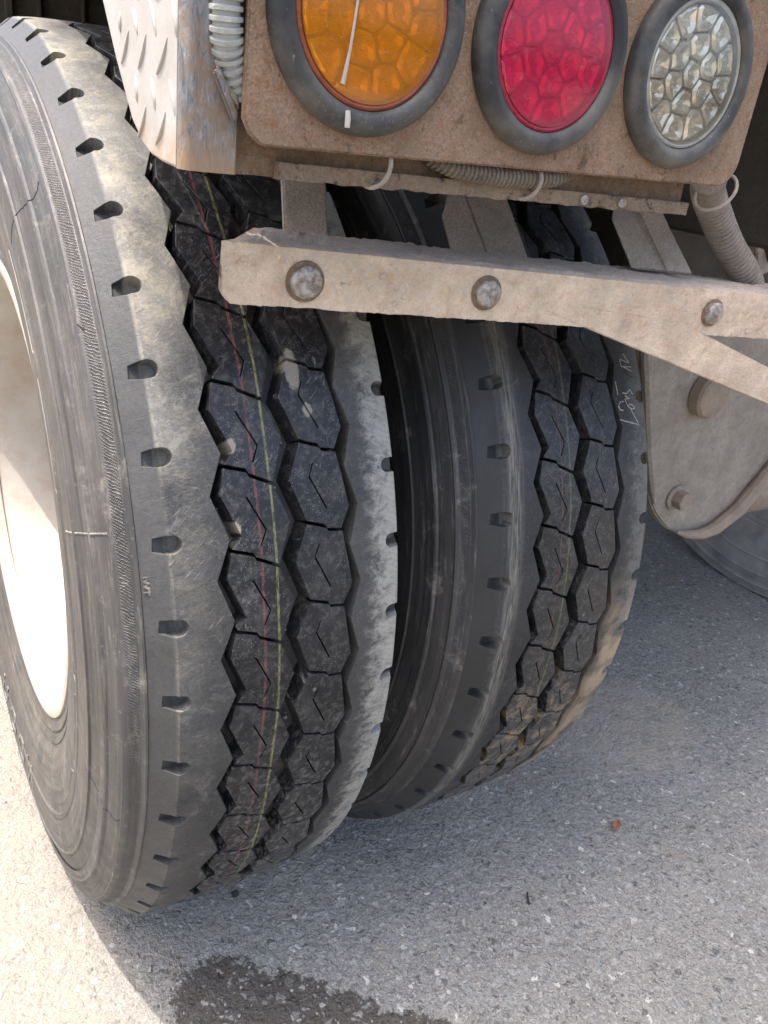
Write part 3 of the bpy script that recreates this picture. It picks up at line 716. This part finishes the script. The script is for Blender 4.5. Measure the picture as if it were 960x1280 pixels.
# moulded lettering
def text_mesh(body, size, extrude):
    cu = bpy.data.curves.new('t', 'FONT'); cu.body = body; cu.size = size; cu.extrude = extrude; cu.align_x = 'CENTER'; cu.resolution_u = 3
    cu.offset = 0
    o = bpy.data.objects.new('t', cu); COL.objects.link(o); bpy.context.view_layer.update()
    me = bpy.data.meshes.new_from_object(o.evaluated_get(bpy.context.evaluated_depsgraph_get())); bpy.data.objects.remove(o); return me
def letter_on_side(name, body, size, rc, dc, mat, depth=.0012, flip=1):
    me = text_mesh(body, size, depth)
    for v in me.vertices:
        x, y, z = v.co; r = rc + y * flip; d = dc + math.degrees(x / rc) * flip * -1 * -1
        p = sw(min(max(r, .2906), .5135), d, z + .0003); v.co = p
    me.polygons.foreach_set('use_smooth', [False] * len(me.polygons))
    return obj(name, me, mat, T1)
try:
    letter_on_side('moulded_lettering', 'TWI', .008, .5110, 15.9, M['mould'], .0016)
    for i, ch in enumerate('NOOUA'):
        letter_on_side('moulded_letter', ch, .060, .4300, -80 - i * 8.8, M['mould'], .0007, -1)
except Exception as ex: print('text', ex)
tw_ = [c for c in T1.children if c.name.startswith('moulded_lettering')]
if tw_:   # TWI sits on the flat facet beyond the lathed sidewall
    for v in tw_[0].data.vertices:
        r = math.hypot(v.co.y, v.co.z); v.co.x += -float(np.interp(r, SWR, SWX)) + float(np.interp(r, [.5082, .5155, .5228], [-.1225, -.1135, -.1030]))

# chalk handwriting on the inner tyre's right shoulder
CH = [[(0.403, 33.13), (0.41, 32.0), (0.396, 32.5), (0.396, 31.63), (0.412, 31.56)], [(0.401, 31.52), (0.412, 31.04)], [(0.383, 29.97), (0.384, 28.43)], [(0.391, 28.64), (0.398, 28.51), (0.404, 28.95), (0.408, 28.41)], [(0.395, 28.27), (0.402, 27.93), (0.394, 27.9), (0.398, 27.06), (0.404, 26.67), (0.409, 26.81), (0.406, 27.17), (0.4, 27.3), (0.398, 27.06)], [(0.392, 27.66), (0.386, 27.61), (0.383, 27.16), (0.385, 26.73), (0.39, 26.65)], [(0.402, 26.69), (0.413, 24.84), (0.383, 25.64)]]
for stroke in CH:
    P = []
    for i in range(len(stroke) - 1):
        for k in range(5):
            w = k / 5; P.append((stroke[i][0] * (1 - w) + stroke[i + 1][0] * w, stroke[i][1] * (1 - w) + stroke[i + 1][1] * w))
    P.append(stroke[-1]); V = []; F = []
    for i, (x, d) in enumerate(P):
        a = Vector(P[max(i - 1, 0)]); b = Vector(P[min(i + 1, len(P) - 1)]); dd = Vector((b.x - a.x, (b.y - a.y) * .00925)).normalized(); n = Vector((-dd.y, dd.x)) * .00055 * rnd.uniform(.6, 1.3)
        for s in (1, -1):
            xx = x + n.x * s; de = d + n.y * s / .00925; rr = crown(min(abs(xx - X2), .1)) + .0006; V.append((xx - X2, -rr * math.cos(R(de)), rr * math.sin(R(de))))
    for i in range(len(P) - 1): F.append((2 * i, 2 * i + 1, 2 * i + 3, 2 * i + 2))
    obj('chalk_mark', mesh('chalk_mark', V, F), M['chalk'], T2)

# rims
rimp = [(-.120, .268), (-.131, .2700), (-.1350, .2760), (-.1365, .2840), (-.1358, .2885), (-.1325, .2895), (-.1300, .2850), (-.1240, .2740), (-.112, .2665), (-.085, .2590), (-.030, .2540), (.020, .2500), (.045, .2450), (.058, .2300), (.060, .200), (.052, .160), (.050, .085), (.040, .080), (.040, .0)]
rm = obj('wheel_rim', lathe('wheel_rim', rimp, 160, ang=35), M['rim'], truck, label='cream painted outer wheel rim', loc=(X1, 0, 0))
hub = obj('hub', lathe('hub', [(-.060, 0), (-.060, .055), (-.052, .068), (.0, .074), (.045, .082), (.052, .14), (.05, .15)], 48), M['rim'], rm)
first = None
for k in range(10):
    a = k * math.pi / 5; me_n = None
    if first is None:
        me_n = lathe('wheel_nut', [(-.022, 0), (-.022, .013), (0, .0165), (.004, .019), (.004, 0)], 6, ang=20); first = obj('wheel_nut', me_n, M['bolt'], rm, loc=(.030, -.115 * math.cos(a), .115 * math.sin(a)))
    else:
        c = first.copy(); COL.objects.link(c); c.parent = rm; c.location = (.030, -.115 * math.cos(a), .115 * math.sin(a))
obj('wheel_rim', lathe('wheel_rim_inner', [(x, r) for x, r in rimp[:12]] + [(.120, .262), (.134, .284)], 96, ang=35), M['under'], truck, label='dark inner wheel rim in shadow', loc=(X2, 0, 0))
obj('axle', lathe('axle', [(.05, 0), (.05, .11), (.5, .12), (.9, .16), (1.1, .16), (1.3, .12), (1.9, .11), (1.9, 0)], 32), M['frame'], truck)
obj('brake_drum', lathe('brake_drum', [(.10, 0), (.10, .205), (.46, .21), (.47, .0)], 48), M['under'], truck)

# wheels on the truck's far side
def side_wheel(x, label):
    t = obj('tyre', CARC.copy(), M['far_tyre'], truck, label=label, loc=(x, 0, 0))
    vs = []; fs = []
    bm = bmesh.new()
    for k in range(50):
        a0 = R(k * 7.2 + .35); a1 = R(k * 7.2 + 6.85)
        for (xa, xb) in ((-.103, -.058), (-.045, .045), (.058, .103)):
            ring = []
            for a in (a0, (a0 + a1) / 2, a1):
                ring.append([bm.verts.new((xx, -r * math.cos(a), r * math.sin(a))) for xx, r in ((xa - (.012 if xa < -.1 else 0), .508), (xa, .527), (xb, .527), (xb + (.012 if xb > .1 else 0), .508))])
            for i in range(2):
                for j in range(4): bm.faces.new((ring[i][j], ring[i][(j + 1) % 4], ring[i + 1][(j + 1) % 4], ring[i + 1][j]))
            bm.faces.new(ring[0]); bm.faces.new(ring[2][::-1])
    obj('tread_blocks', fin('tread_blocks', bm, ang=20), M['far_tyre'], t, kind='stuff')
    return t
M['far_tyre'] = m_simple('rubber_far', (.26, .26, .255), .65, var=.3, sc=20)
side_wheel(1.74, 'far side inner tyre seen under the truck')
side_wheel(2.07, 'far side outer tyre under the truck')

# ---- body: tread plate side, rear panel, light panel
FX = -.118
fend = [(-.402, .5235), (-.431, .491), (-.464, .459), (-.485, .4475), (-.500, .4430), (-.519, .4410), (-.545, .4400), (-.547, .4400), (-.547, .70), (-.25, .70)]
fo = obj('side_plate', prism('side_plate', fend, 'x', FX, FX + .004, .0012), M['white'], truck, label='sun-whitened tread plate at the rear left corner')
tb = [[(-0.441, 0.517), (-0.442, 0.506)], [(-0.466, 0.518), (-0.477, 0.505)], [(-0.499, 0.521), (-0.511, 0.504)], [(-0.537, 0.52), (-0.545, 0.503)], [(-0.459, 0.507), (-0.443, 0.489)], [(-0.493, 0.505), (-0.478, 0.487)], [(-0.53, 0.503), (-0.512, 0.485)], [(-0.471, 0.483), (-0.476, 0.469)], [(-0.502, 0.483), (-0.51, 0.467)], [(-0.534, 0.483), (-0.544, 0.466)], [(-0.493, 0.468), (-0.477, 0.45)], [(-0.528, 0.467), (-0.511, 0.449)]]
# rows repeat upward out of sight
ex = []
for (a, b) in tb:
    ex.append([a, b])
    if a[1] > .495: ex.append([(a[0] + .002, a[1] + .036), (b[0] + .002, b[1] + .036)]); ex.append([(a[0] + .004, a[1] + .072), (b[0] + .004, b[1] + .072)])
for (a, b) in ex:
    a = Vector((FX, *a)); b = Vector((FX, *b)); mid = (a + b) / 2; bend = (b - a).cross(Vector((1, 0, 0))).normalized() * (b - a).length * .09
    P = []; rad = []
    for i in range(9):
        s = i / 8; P.append(a * (1 - s) ** 2 + (mid + bend * 2) * 2 * s * (1 - s) * 1.0 + b * s * s if False else a.lerp(b, s) + bend * math.sin(math.pi * s)); rad.append(.0004 + .0013 * math.sin(math.pi * s) ** .6)
    obj('tread_bar', tube('tread_bar', P, rad, 6), M['white'], fo)

# corner bend and rear face
def corner_shape(v): return v
bend = []
for k in range(7):
    a = k / 6 * math.pi / 2; bend.append((FX + .008 - .008 * math.cos(a), -.547 - .008 * math.sin(a)))
strip_out = bend + [(-.0875, -.5555)]
strip_in = [(x + .002, y + .003) for x, y in strip_out[::-1]]
cs = obj('corner_strip', prism('corner_strip', strip_out + strip_in, 'z', .4400, .70, 0), M['strip'], truck, label='worn blue grey bent steel corner')
def wavy_plate(name, x0, x1, z0, z1, y, t, mat, label, nx=60, nz=16, amp=.0012, edge=.0015, cut=None):
    """hammered plate facing the rear with a slightly eaten lower edge"""
    bm = bmesh.new(); F = []; Bk = []
    for i in range(nx + 1):
        for j in range(nz + 1):
            x = x0 + (x1 - x0) * i / nx; z = z0 + (z1 - z0) * j / nz
            if j == 0: z += edge * noise.noise(Vector((x * 90, 1, 0)))
            yy = y + amp * noise.noise(Vector((x * 30, z * 30, y)))
            F.append(bm.verts.new((x, yy, z))); Bk.append(bm.verts.new((x, y + t, z)))
    k = nz + 1
    for i in range(nx):
        for j in range(nz):
            a = i * k + j; bm.faces.new((F[a], F[a + k], F[a + k + 1], F[a + 1])); bm.faces.new((Bk[a], Bk[a + 1], Bk[a + k + 1], Bk[a + k]))
    for i in range(nx): a = i * k; bm.faces.new((F[a], Bk[a], Bk[a + k], F[a + k])); b = i * k + nz; bm.faces.new((F[b], F[b + k], Bk[b + k], Bk[b]))
    for j in range(nz): bm.faces.new((F[j], F[j + 1], Bk[j + 1], Bk[j])); a = nx * k + j; bm.faces.new((F[a], Bk[a], Bk[a + 1], F[a + 1]))
    return obj(name, fin(name, bm), mat, truck, label=label)
wavy_plate('rear_panel', -.1095, .300, .4400, .70, -.5475, .006, M['body'], 'rusty brown rear body panel behind the lamp panel')
# lower lip of the rear beam, turned out towards the back
wavy_plate('beam_lip', -.0600, .303, .4395, .4490, -.5545, .009, M['lip'], 'muddy bottom lip of the rear beam', nz=5, edge=.0026)
# torn gusset between strip and lamp panel
obj('gusset', slab('gusset', [(-.1035, -.5610, .4895), (-.0995, -.5605, .4920), (-.0885, -.5600, .4710), (-.0900, -.5605, .4660), (-.0925, -.5610, .4685)], (0, -1, 0), .004, .0008), M['strip'], truck)
obj('gusset', slab('gusset', [(-.0990, -.5580, .5050), (-.0965, -.5580, .5030), (-.0985, -.5580, .4900), (-.0880, -.5575, .4800), (-.0875, -.5590, .4730), (-.0945, -.5590, .4800), (-.1010, -.5590, .4900)], (0, -1, 0), .003, .0006), M['hanger'], truck)

# lamp panel with rounded corners
px0, px1, pz0, pz1 = -.0885, .3350, .4565, .640
def rc(cx, cz, r, a0, a1, n=6): return [(cx + r * math.cos(R(a0 + (a1 - a0) * i / n)), cz + r * math.sin(R(a0 + (a1 - a0) * i / n))) for i in range(n + 1)]
tilt = lambda x: .0235 * 0 + (x + .06) * .020
pp = [(px0, pz1), (px0, .470), (px0 + .0040, .4625), (px0 + .0115, .4570)] + rc(px1 - .020, pz0 + .020, .020, -90, 0) + rc(px1 - .02, pz1 - .02, .02, 0, 90)
pp = [(x, z + tilt(x)) for x, z in pp]
obj('lamp_panel', prism('lamp_panel', pp, 'y', -.5670, -.5625, .0010), M['panel'], truck, label='rust brown steel panel holding the three round lamps')

# lamps
def make_lamp(cx, cz, lensmat, rimmat, label, seed, ring):
    rr = random.Random(seed)
    la = bpy.data.objects.new('tail_lamp', None); COL.objects.link(la); la.parent = truck; la.location = (cx, -.5670, cz - .002); la.scale = (.95, .95, .95); la['label'] = label
    # grommet, turned about the y axis; local -y faces the viewer
    gp = [(.001, .0642), (-.0030, .0650), (-.0075, .0640), (-.0108, .0610), (-.0122, .0570), (-.0118, .0540), (-.0098, .0510), (-.0060, .0498), (.001, .0496)]
    obj('grommet', lathe('grommet', gp, 96, axis='y', ang=50), M['grommet'], la)
    obj('lens_rim', lathe('lens_rim', [(.0, .0500), (-.0082, .0500), (-.0090, .0485), (-.0082, .0465), (-.002, .0455)], 96, axis='y'), rimmat, la)
    dome = [(-.0092 - .0033 * (1 - (k / 8) ** 2), .0468 * k / 8) for k in range(9)]
    obj('lens', lathe('lens', dome[::-1], 72, axis='y', ang=60), lensmat, la)
    obj('lamp_back', lathe('lamp_back', [(.0015, 0), (.0015, .0480)], 48, axis='y'), M['cell'], la)
    def cell(V, c):
        """one pebble-like cup of outline V about c: dark groove, rounded shoulder, dimple, LED dome"""
        bm = bmesh.new(); gap = .00035; n = len(V)
        def ringv(f, h, j):
            o = []
            for i, (x, z) in enumerate(V):
                o.append(bm.verts.new((c[0] + (x - c[0]) * f * (1 + rr.uniform(-j, j)), h + rr.uniform(-j, j) * .006, c[1] + (z - c[1]) * f)))
            return o
        Rg = [ringv(1.0, -.0008, 0), ringv(.93, -.0050, .03), ringv(.68, -.0066, .10), ringv(.34, -.0048, .14)]
        for q in range(3):
            for i in range(n): bm.faces.new((Rg[q][i], Rg[q][(i + 1) % n], Rg[q + 1][(i + 1) % n], Rg[q + 1][i]))
        top = bm.verts.new((c[0], -.0058, c[1])); r4 = ringv(.17, -.0026, .08)
        for i in range(n): bm.faces.new((Rg[3][i], Rg[3][(i + 1) % n], r4[(i + 1) % n], r4[i])); bm.faces.new((r4[i], r4[(i + 1) % n], top))
        obj('reflector_cell', fin('reflector_cell', bm, smooth=True, ang=24), M['cell'], la)
    sites = [(0.0, 0.0)]
    for n_, r_c, jt in ((ring[0], .0185, .0016), (ring[1], .0365, .0022)):
        off = rr.uniform(0, 1)
        for k in range(n_):
            a = off + k * 2 * math.pi / n_; q = r_c + rr.uniform(-jt, jt); a += rr.uniform(-.09, .09); sites.append((q * math.cos(a), q * math.sin(a)))
    for i, (sx, sy) in enumerate(sites):
        poly = [Vector((.0458 * math.cos(k * math.pi / 24), .0458 * math.sin(k * math.pi / 24))) for k in range(48)]
        for j, (tx, ty) in enumerate(sites):
            if i == j: continue
            n_ = Vector((tx - sx, ty - sy)); m_ = Vector(((tx + sx) / 2, (ty + sy) / 2)) - n_.normalized() * .00022; out = []
            for k in range(len(poly)):
                p, q = poly[k], poly[(k + 1) % len(poly)]; dp = (p - m_).dot(n_); dq = (q - m_).dot(n_)
                if dp <= 0: out.append(p)
                if (dp < 0 < dq) or (dq < 0 < dp): out.append(p.lerp(q, dp / (dp - dq)))
            poly = out
            if not poly: break
        if len(poly) < 3: continue
        # even resample so the facets stay small in number, corners slightly rounded
        L = [0.0]
        for k in range(len(poly)): L.append(L[-1] + (poly[(k + 1) % len(poly)] - poly[k]).length)
        m2 = 13; V = []
        for k in range(m2):
            t_ = L[-1] * k / m2; q = max(w for w in range(len(poly)) if L[w] <= t_); V.append(poly[q].lerp(poly[(q + 1) % len(poly)], (t_ - L[q]) / max(L[q + 1] - L[q], 1e-9)))
        cen = sum(V, Vector((0, 0))) / m2
        cell([(p.x, p.y) for p in V], (cen.x, cen.y))
    return la
LA = make_lamp(-.0185, .5310, M['amber'], M['amberrim'], 'amber round lamp with a pale paint run', 3, (6, 11))
LR = make_lamp(.1150, .5335, M['red'], M['redrim'], 'red round lamp, middle of the three', 5, (6, 11))
LW = make_lamp(.2470, .5360, M['clear'], M['clearrim'], 'clear white reversing lamp at the right', 9, (6, 12))
# paint run on the amber lens
def runpts(pts): return [Vector(p) for p in pts]
obj('paint_run', tube('paint_run', [(-.0135, -.0121, .040), (-.0140, -.0126, .020), (-.0150, -.0128, .000), (-.0165, -.0124, -.020), (-.0180, -.0112, -.034), (-.0183, -.0105, -.038)], [.0006, .0007, .0008, .0009, .0013, .0016], 8), M['drip'], LA)
obj('paint_run', tube('paint_run', [(-.0140, -.0116, -.0515), (-.0138, -.0123, -.0560), (-.0136, -.0122, -.0605)], [.0016, .0018, .0016], 8), M['drip'], LA)

# conduits and ties
obj('conduit', corrugated('conduit_upright', [(-.0990, -.5610, .64), (-.0988, -.5610, .56), (-.0975, -.5600, .515), (-.0930, -.5555, .497), (-.083, -.550, .480)], .0088, .0046, .0016), M['hose'], truck, label='pale corrugated conduit beside the lamp panel')
obj('conduit', corrugated('conduit_beam', [(.045, -.552, .462), (.065, -.5560, .4560), (.10, -.5565, .4540), (.125, -.5565, .4545), (.150, -.5560, .4570), (.172, -.553, .466)], .0068, .0036, .0015), M['hosedark'], truck, label='muddy corrugated conduit tucked along the rear beam')
obj('conduit', corrugated('conduit_hanging', [(.345, -.535, .470), (.374, -.515, .458), (.405, -.505, .440), (.445, -.500, .412), (.492, -.500, .380), (.525, -.500, .340)], .0148, .0056, .0019, 24), M['hosemud'], truck, label='thick muddy conduit hanging at the right')
def tie(c, r, ax, lab=None):
    bm = bmesh.new(); P = []
    for k in range(25): a = k / 24 * 2 * math.pi; P.append(Vector(c) + Vector(ax[0]) * r * math.cos(a) + Vector(ax[1]) * r * math.sin(a))
    tube_bm(bm, P, .0015, 6); obj('cable_tie', fin('cable_tie', bm), M['tie'], truck)
tie((.005, -.553, .4520), .0125, ((.35, -.9, 0), (.15, 0, 1)))
tie((.128, -.556, .4515), .0105, ((.2, -1, 0), (.3, 0, 1)))
tie((.345, -.545, .4590), .0148, ((.3, -1, 0), (.55, 0, 1)))

# bolt heads on the beam
def bolt(p, r, parent, n=(0, -1, 0), h=.008, dome=True, sides=24, mat=None, name='bolt'):
    prof = [(0.0, r * 1.02), (-h * .70, r), (-h * .92, r * .90), (-h, r * .78), (-h * .97, r * .5), (-h * 1.0, 0)] if dome else [(0, r), (-h, r * .97), (-h * 1.08, r * .8), (-h * 1.08, 0)]
    me = lathe(name, prof, sides, axis='y', ang=30)
    o = obj(name, me, mat or M['bolt'], parent, loc=p)
    o.rotation_euler = Vector(n).to_track_quat('-Y', 'Z').to_euler(); return o
bolt((.185, -.5555, .4440), .0035, truck, h=.002); bolt((.225, -.5555, .4445), .0035, truck, h=.002)

# ---- mounting bar: an angle iron, slightly yawed, with its diagonal brace
A0 = Vector((-.0715, -.500, .3955)); A1 = Vector((.660, -.5860, .3690))       # top front edge
ex_ = (A1 - A0).normalized(); zx = Vector((0, 0, 1)); zx = (zx - ex_ * zx.dot(ex_)).normalized(); yx = zx.cross(ex_).normalized()
LB = (A1 - A0).length
def bar_pt(s, d, h): return A0 + ex_ * s + yx * d + zx * h        # d towards the truck's front, h up
def rough_beam(name, s0, s1, sec, mat, label, n=120, amp=.0012, endcut=None, parent=truck):
    """closed section sec of (depth, height) swept along the bar with lumpy mud relief"""
    bm = bmesh.new(); rows = []; m = len(sec)
    # refine the section
    S = []
    for i in range(m):
        a = sec[i]; b = sec[(i + 1) % m]; L = math.hypot(b[0] - a[0], b[1] - a[1]); k = max(1, int(L / .0025))
        for j in range(k): S.append((a[0] + (b[0] - a[0]) * j / k, a[1] + (b[1] - a[1]) * j / k))
    cd = sum(p[0] for p in S) / len(S); ch = sum(p[1] for p in S) / len(S)
    for i in range(n + 1):
        s = s0 + (s1 - s0) * i / n; row = []
        for (d, h) in S:
            p = bar_pt(s, d, h)
            if endcut: p = endcut(p, s, d, h)
            a = amp * min(1, abs(s - s0) / .012) * (noise.noise(p * 55) + .6 * noise.noise(p * 140) + .45 * noise.noise(p * 330) + .6 * max(0, noise.noise(p * 95 + Vector((3, 1, 7))) - .15) * 3)
            v = Vector((0, d - cd, h - ch))
            q = (yx * (d - cd) + zx * (h - ch)); q = q.normalized() if q.length > 0 else q
            row.append(bm.verts.new(p + q * a))
        rows.append(row)
    m = len(S)
    for i in range(n):
        for k in range(m): bm.faces.new((rows[i][k], rows[i][(k + 1) % m], rows[i + 1][(k + 1) % m], rows[i + 1][k]))
    bm.faces.new(rows[0]); bm.faces.new(rows[-1][::-1])
    return obj(name, fin(name, bm, ang=40), mat, parent, label=label)
def cut_left(p, s, d, h):
    # chamfered end: the top flange starts further along, the lower corner is rounded
    sh = (1 - min(1, s / .12)) * (.95 * min(max(0, d), .012) + .5 * max(0, d - .012)) + (1 - min(1, s / .06)) * max(0, -h - .028) ** 2 * 60
    return p + ex_ * sh
bar = rough_beam('mounting_bar', 0, LB, [(0, 0), (0, -.0400), (.0060, -.0400), (.0060, -.0060), (.0820, -.0060), (.0820, 0)], M['bar'], 'mud-caked beige angle iron bar crossing in front of the tyres', n=420, amp=.00095, endcut=cut_left)
# dust that has settled on the flange
bm = bmesh.new(); nx_, ny_ = 260, 26; g = []
for i in range(nx_ + 1):
    row = []
    for j in range(ny_ + 1):
        s = .006 + (LB - .01) * i / nx_; d = .004 + .077 * j / ny_; p = cut_left(bar_pt(s, d, 0), s, d, 0)
        eg = min(1, j / 2.5, (ny_ - j) / 2.5, i / 4); hh = .0012 + .0016 * noise.noise(p * 35) + .0013 * noise.noise(p * 160) + .0010 * noise.noise(p * 420)
        lump = 0 * max(0, 1 - ((s - .045) / .035) ** 2 - ((d - .03) / .03) ** 2) * .007
        row.append(bm.verts.new(p + zx * (eg * (max(.0003, hh) + .0008 + lump) - (.0012 if eg < .01 else 0))))
    g.append(row)
for i in range(nx_):
    for j in range(ny_): bm.faces.new((g[i][j], g[i + 1][j], g[i + 1][j + 1], g[i][j + 1]))
obj('dust_crust', fin('dust_crust', bm), M['dust'], bar, label='thick grey dust settled on the bar')
def on_bar(s, h): return bar_pt(s, -.0008, h)
nb = -yx
for (s, h, r) in ((.0600, -.0215, .0112), (.2085, -.0190, .0105), (.4520, -.0195, .0098)):
    b = bolt(on_bar(s, h), r, bar, n=nb, h=.0058, sides=28)
    # rusty ring of dirt round the head
    bolt(on_bar(s, h) + yx * .0002, r * 1.25, bar, n=nb, h=.0012, sides=28, mat=M['body'], name='washer')
# little mud clods on the face
bm = bmesh.new()
for k in range(34):
    s = rnd.choice((rnd.uniform(.01, .10), rnd.uniform(.08, .14), rnd.uniform(.22, .62))); c = bar_pt(s, -.0002, -rnd.uniform(.004, .036)); r = rnd.uniform(.0008, .0026)
    g_ = bmesh.ops.create_icosphere(bm, subdivisions=1, radius=r)
    for v in g_['verts']: v.co = c + ex_ * v.co.x * 1.4 + zx * v.co.z + yx * v.co.y * .45 + Vector((rnd.uniform(-1, 1), 0, rnd.uniform(-1, 1))) * r * .2
obj('mud_clods', fin('mud_clods', bm), M['bar'], bar, kind='stuff')

# diagonal brace, a flat bar in the plane just behind the bar's face
def brace_pt(x, z): y = -.500 + (x + .0715) * (-.086 / .7315); return Vector((x, y - .0005, z))
Q = [(.196, .3535), (.345, .3475), (.352, .3500), (.700, .2180), (.700, .1600)]
Q = [(.1960, .3560), (.2020, .3640), (.3440, .3500), (.4930, .3020), (.720, .2270), (.720, .1760), (.514, .2630)]
def brace_plate():
    bm = bmesh.new(); th = Vector((0, .009, 0))
    A = [bm.verts.new(brace_pt(*q)) for q in Q]; B = [bm.verts.new(brace_pt(*q) + th) for q in Q]; n = len(Q)
    bm.faces.new(A); bm.faces.new(B[::-1])
    for i in range(n): bm.faces.new((A[i], B[i], B[(i + 1) % n], A[(i + 1) % n]))
    bmesh.ops.recalc_face_normals(bm, faces=bm.faces)
    bmesh.ops.bevel(bm, geom=bm.edges[:], offset=.0006, segments=2, affect='EDGES'); return fin('diagonal_brace', bm)
obj('diagonal_brace', brace_plate(), M['bar'], truck, label='beige muddy flat brace running down to the right')

# three angle brackets rising forward from the bar to the frame
def bracket(lf, rf, label):
    """lf: light flange quad, rf: darker flange quad (3D points)"""
    o = obj('bracket', slab('bracket', [Vector(p) for p in lf[0]], lf[1], .006, .0012), M['bracket'], truck, label=label)
    if rf: obj('flange', slab('flange', [Vector(p) for p in rf[0]], rf[1], .006, .0012), M['bracket'], o)
up = Vector
bracket(([(.016, -.4130, .3880), (.051, -.4200, .3880), (.0655, -.370, .4620), (.030, -.363, .4620)], (0, -1, 0)),
        ([(.0515, -.4170, .3880), (.0640, -.3700, .3880), (.0780, -.3200, .4620), (.0655, -.3670, .4620)], (1, -.2, 0)), 'muddy angle bracket at the left end of the bar')
def pix_quad(pts): return [Vector(p) for p in pts]
bracket(([(0.1640, -0.4310, 0.3860), (0.1930, -0.4470, 0.3860), (0.2078, -0.3633, 0.4440), (0.2121, -0.3582, 0.4407), (0.1760, -0.3950, 0.4080)], (-1, -.5, .2)),
        ([(0.1936, -0.4476, 0.3860), (0.2246, -0.4676, 0.3860), (0.2489, -0.3772, 0.4467), (0.2084, -0.3639, 0.4440)], (0, -1, .3)), 'muddy angle bracket at the middle of the bar')
bracket(([(0.3220, -0.4960, 0.3860), (0.3580, -0.5060, 0.3860), (0.3661, -0.4237, 0.4535), (0.3636, -0.4167, 0.4498), (0.3260, -0.4550, 0.4230)], (-1, -.5, .2)),
        ([(0.3586, -0.5066, 0.3860), (0.3836, -0.5176, 0.3860), (0.3836, -0.4407, 0.4548), (0.3667, -0.4243, 0.4535)], (0, -1, .3)), 'muddy angle bracket at the right of the bar')

# ---- frame parts behind: hanger plate, cross-member, rails, drum
def hp(u): return u
outer = [(.664, .290), (.668, .228), (.735, .072), (.772, .000), (.786, -.020)] + [(.800, -.040), (.815, -.056), (.833, -.072), (.855, -.088), (.880, -.100), (.905, -.107), (.940, -.111)] + [(.977, -.107), (1.031, -.075), (1.097, .005), (1.25, .21), (1.25, .290)]
hg = obj('hanger_plate', prism('hanger_plate', outer, 'y', -.250, -.232, .003), M['hanger'], truck, label='large grey muddy suspension hanger plate beside the inner tyre')
rim_pts = [(1.25, .215), (1.097, .008), (1.031, -.072), (.977, -.103), (.940, -.108), (.900, -.102), (.870, -.092)]
obj('flange', tube('flange', [Vector((x, -.262, z)) for x, z in rim_pts], [.012, .013, .014, .012, .010, .007, .003], 10), M['drum'], hg, label='light beige rolled lower edge')
obj('flange', tube('flange', [Vector((x, -.255, z)) for x, z in ((.670, .288), (.674, .228), (.742, .072), (.778, .000), (.796, -.030))], [.008, .008, .008, .006, .002], 8), M['hanger'], hg)
bolt((.845, -.252, .156), .037, hg, h=.022, mat=M['drum'], sides=36, name='pivot_pin')
bolt((.852, -.252, -.028), .022, hg, h=.004, mat=M['hanger'], sides=30, name='washer')
bolt((.852, -.255, -.028), .0165, hg, h=.018, dome=False, sides=6, mat=M['drum'])
obj('spring_eye', lathe('spring_eye', [(1.02, 0), (1.02, .055), (1.05, .062), (1.15, .062), (1.3, .066), (1.3, 0)], 40, ang=30), M['drum'], truck, label='peach coloured muddy round spring seat at the right edge')
se = [o for o in truck.children if o.name.startswith('spring_eye')][0]; se.location = (.015, -.17, -.075)
# cross-member behind the brackets
obj('cross_member', box('cross_member', .64, 2.2, -.225, -.200, .235, .60, .004), M['frame'], truck, label='dark brown frame cross-member behind the conduit')
obj('frame_rail', box('frame_rail', .62, .70, -.45, 6.0, .40, .66, .004), M['frame'], truck, label='near chassis rail')
obj('frame_rail', box('frame_rail', 1.45, 1.53, -.45, 6.0, .40, .66, .004), M['frame'], truck, label='far chassis rail')
obj('channel', slab('channel', [(.775, -.262, .48), (.82, -.262, .50), (.905, -.262, .350), (.875, -.262, .340)], (0, -1, 0), .02), M['hanger'], truck)
obj('channel', slab('channel', [(.70, -.27, .66), (.76, -.27, .66), (.885, -.27, .395), (.885, -.27, .36), (.845, -.27, .40)], (0, -1, 0), .02), M['frame'], truck)

# body shell above: floor, side, rear; keeps the underside dark as on the real truck
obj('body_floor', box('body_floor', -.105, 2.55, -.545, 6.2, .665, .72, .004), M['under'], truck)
obj('body_side', box('body_side', -.112, -.095, -.52, 6.2, .70, 2.5, .004), M['white'], truck)
obj('body_rear', box('body_rear', -.110, 2.55, -.560, -.546, .701, 2.5, .004), M['body'], truck)
obj('body_side', box('body_side', 2.545, 2.56, -.545, 6.2, .56, 2.5, .004), M['white'], truck)
# mudguard ahead of the wheels, seen brown and shaded over the tyre top
mg = [(0.58, 0.665), (0.60, .30), (.64, -.20), (.65, -.20), (.615, .30), (.60, .665)]
obj('mudguard', prism('mudguard', mg, 'x', -.10, 2.5, .002), M['frame'], truck, label='brown muddy guard seen above the outer tyre')
for x, w in ((-.012, .010), (.035, .006), (.105, .004)): obj('guard_rib', box('guard_rib', x, x + w, .57, .585, .30, .664, .001), M['frame'], truck)
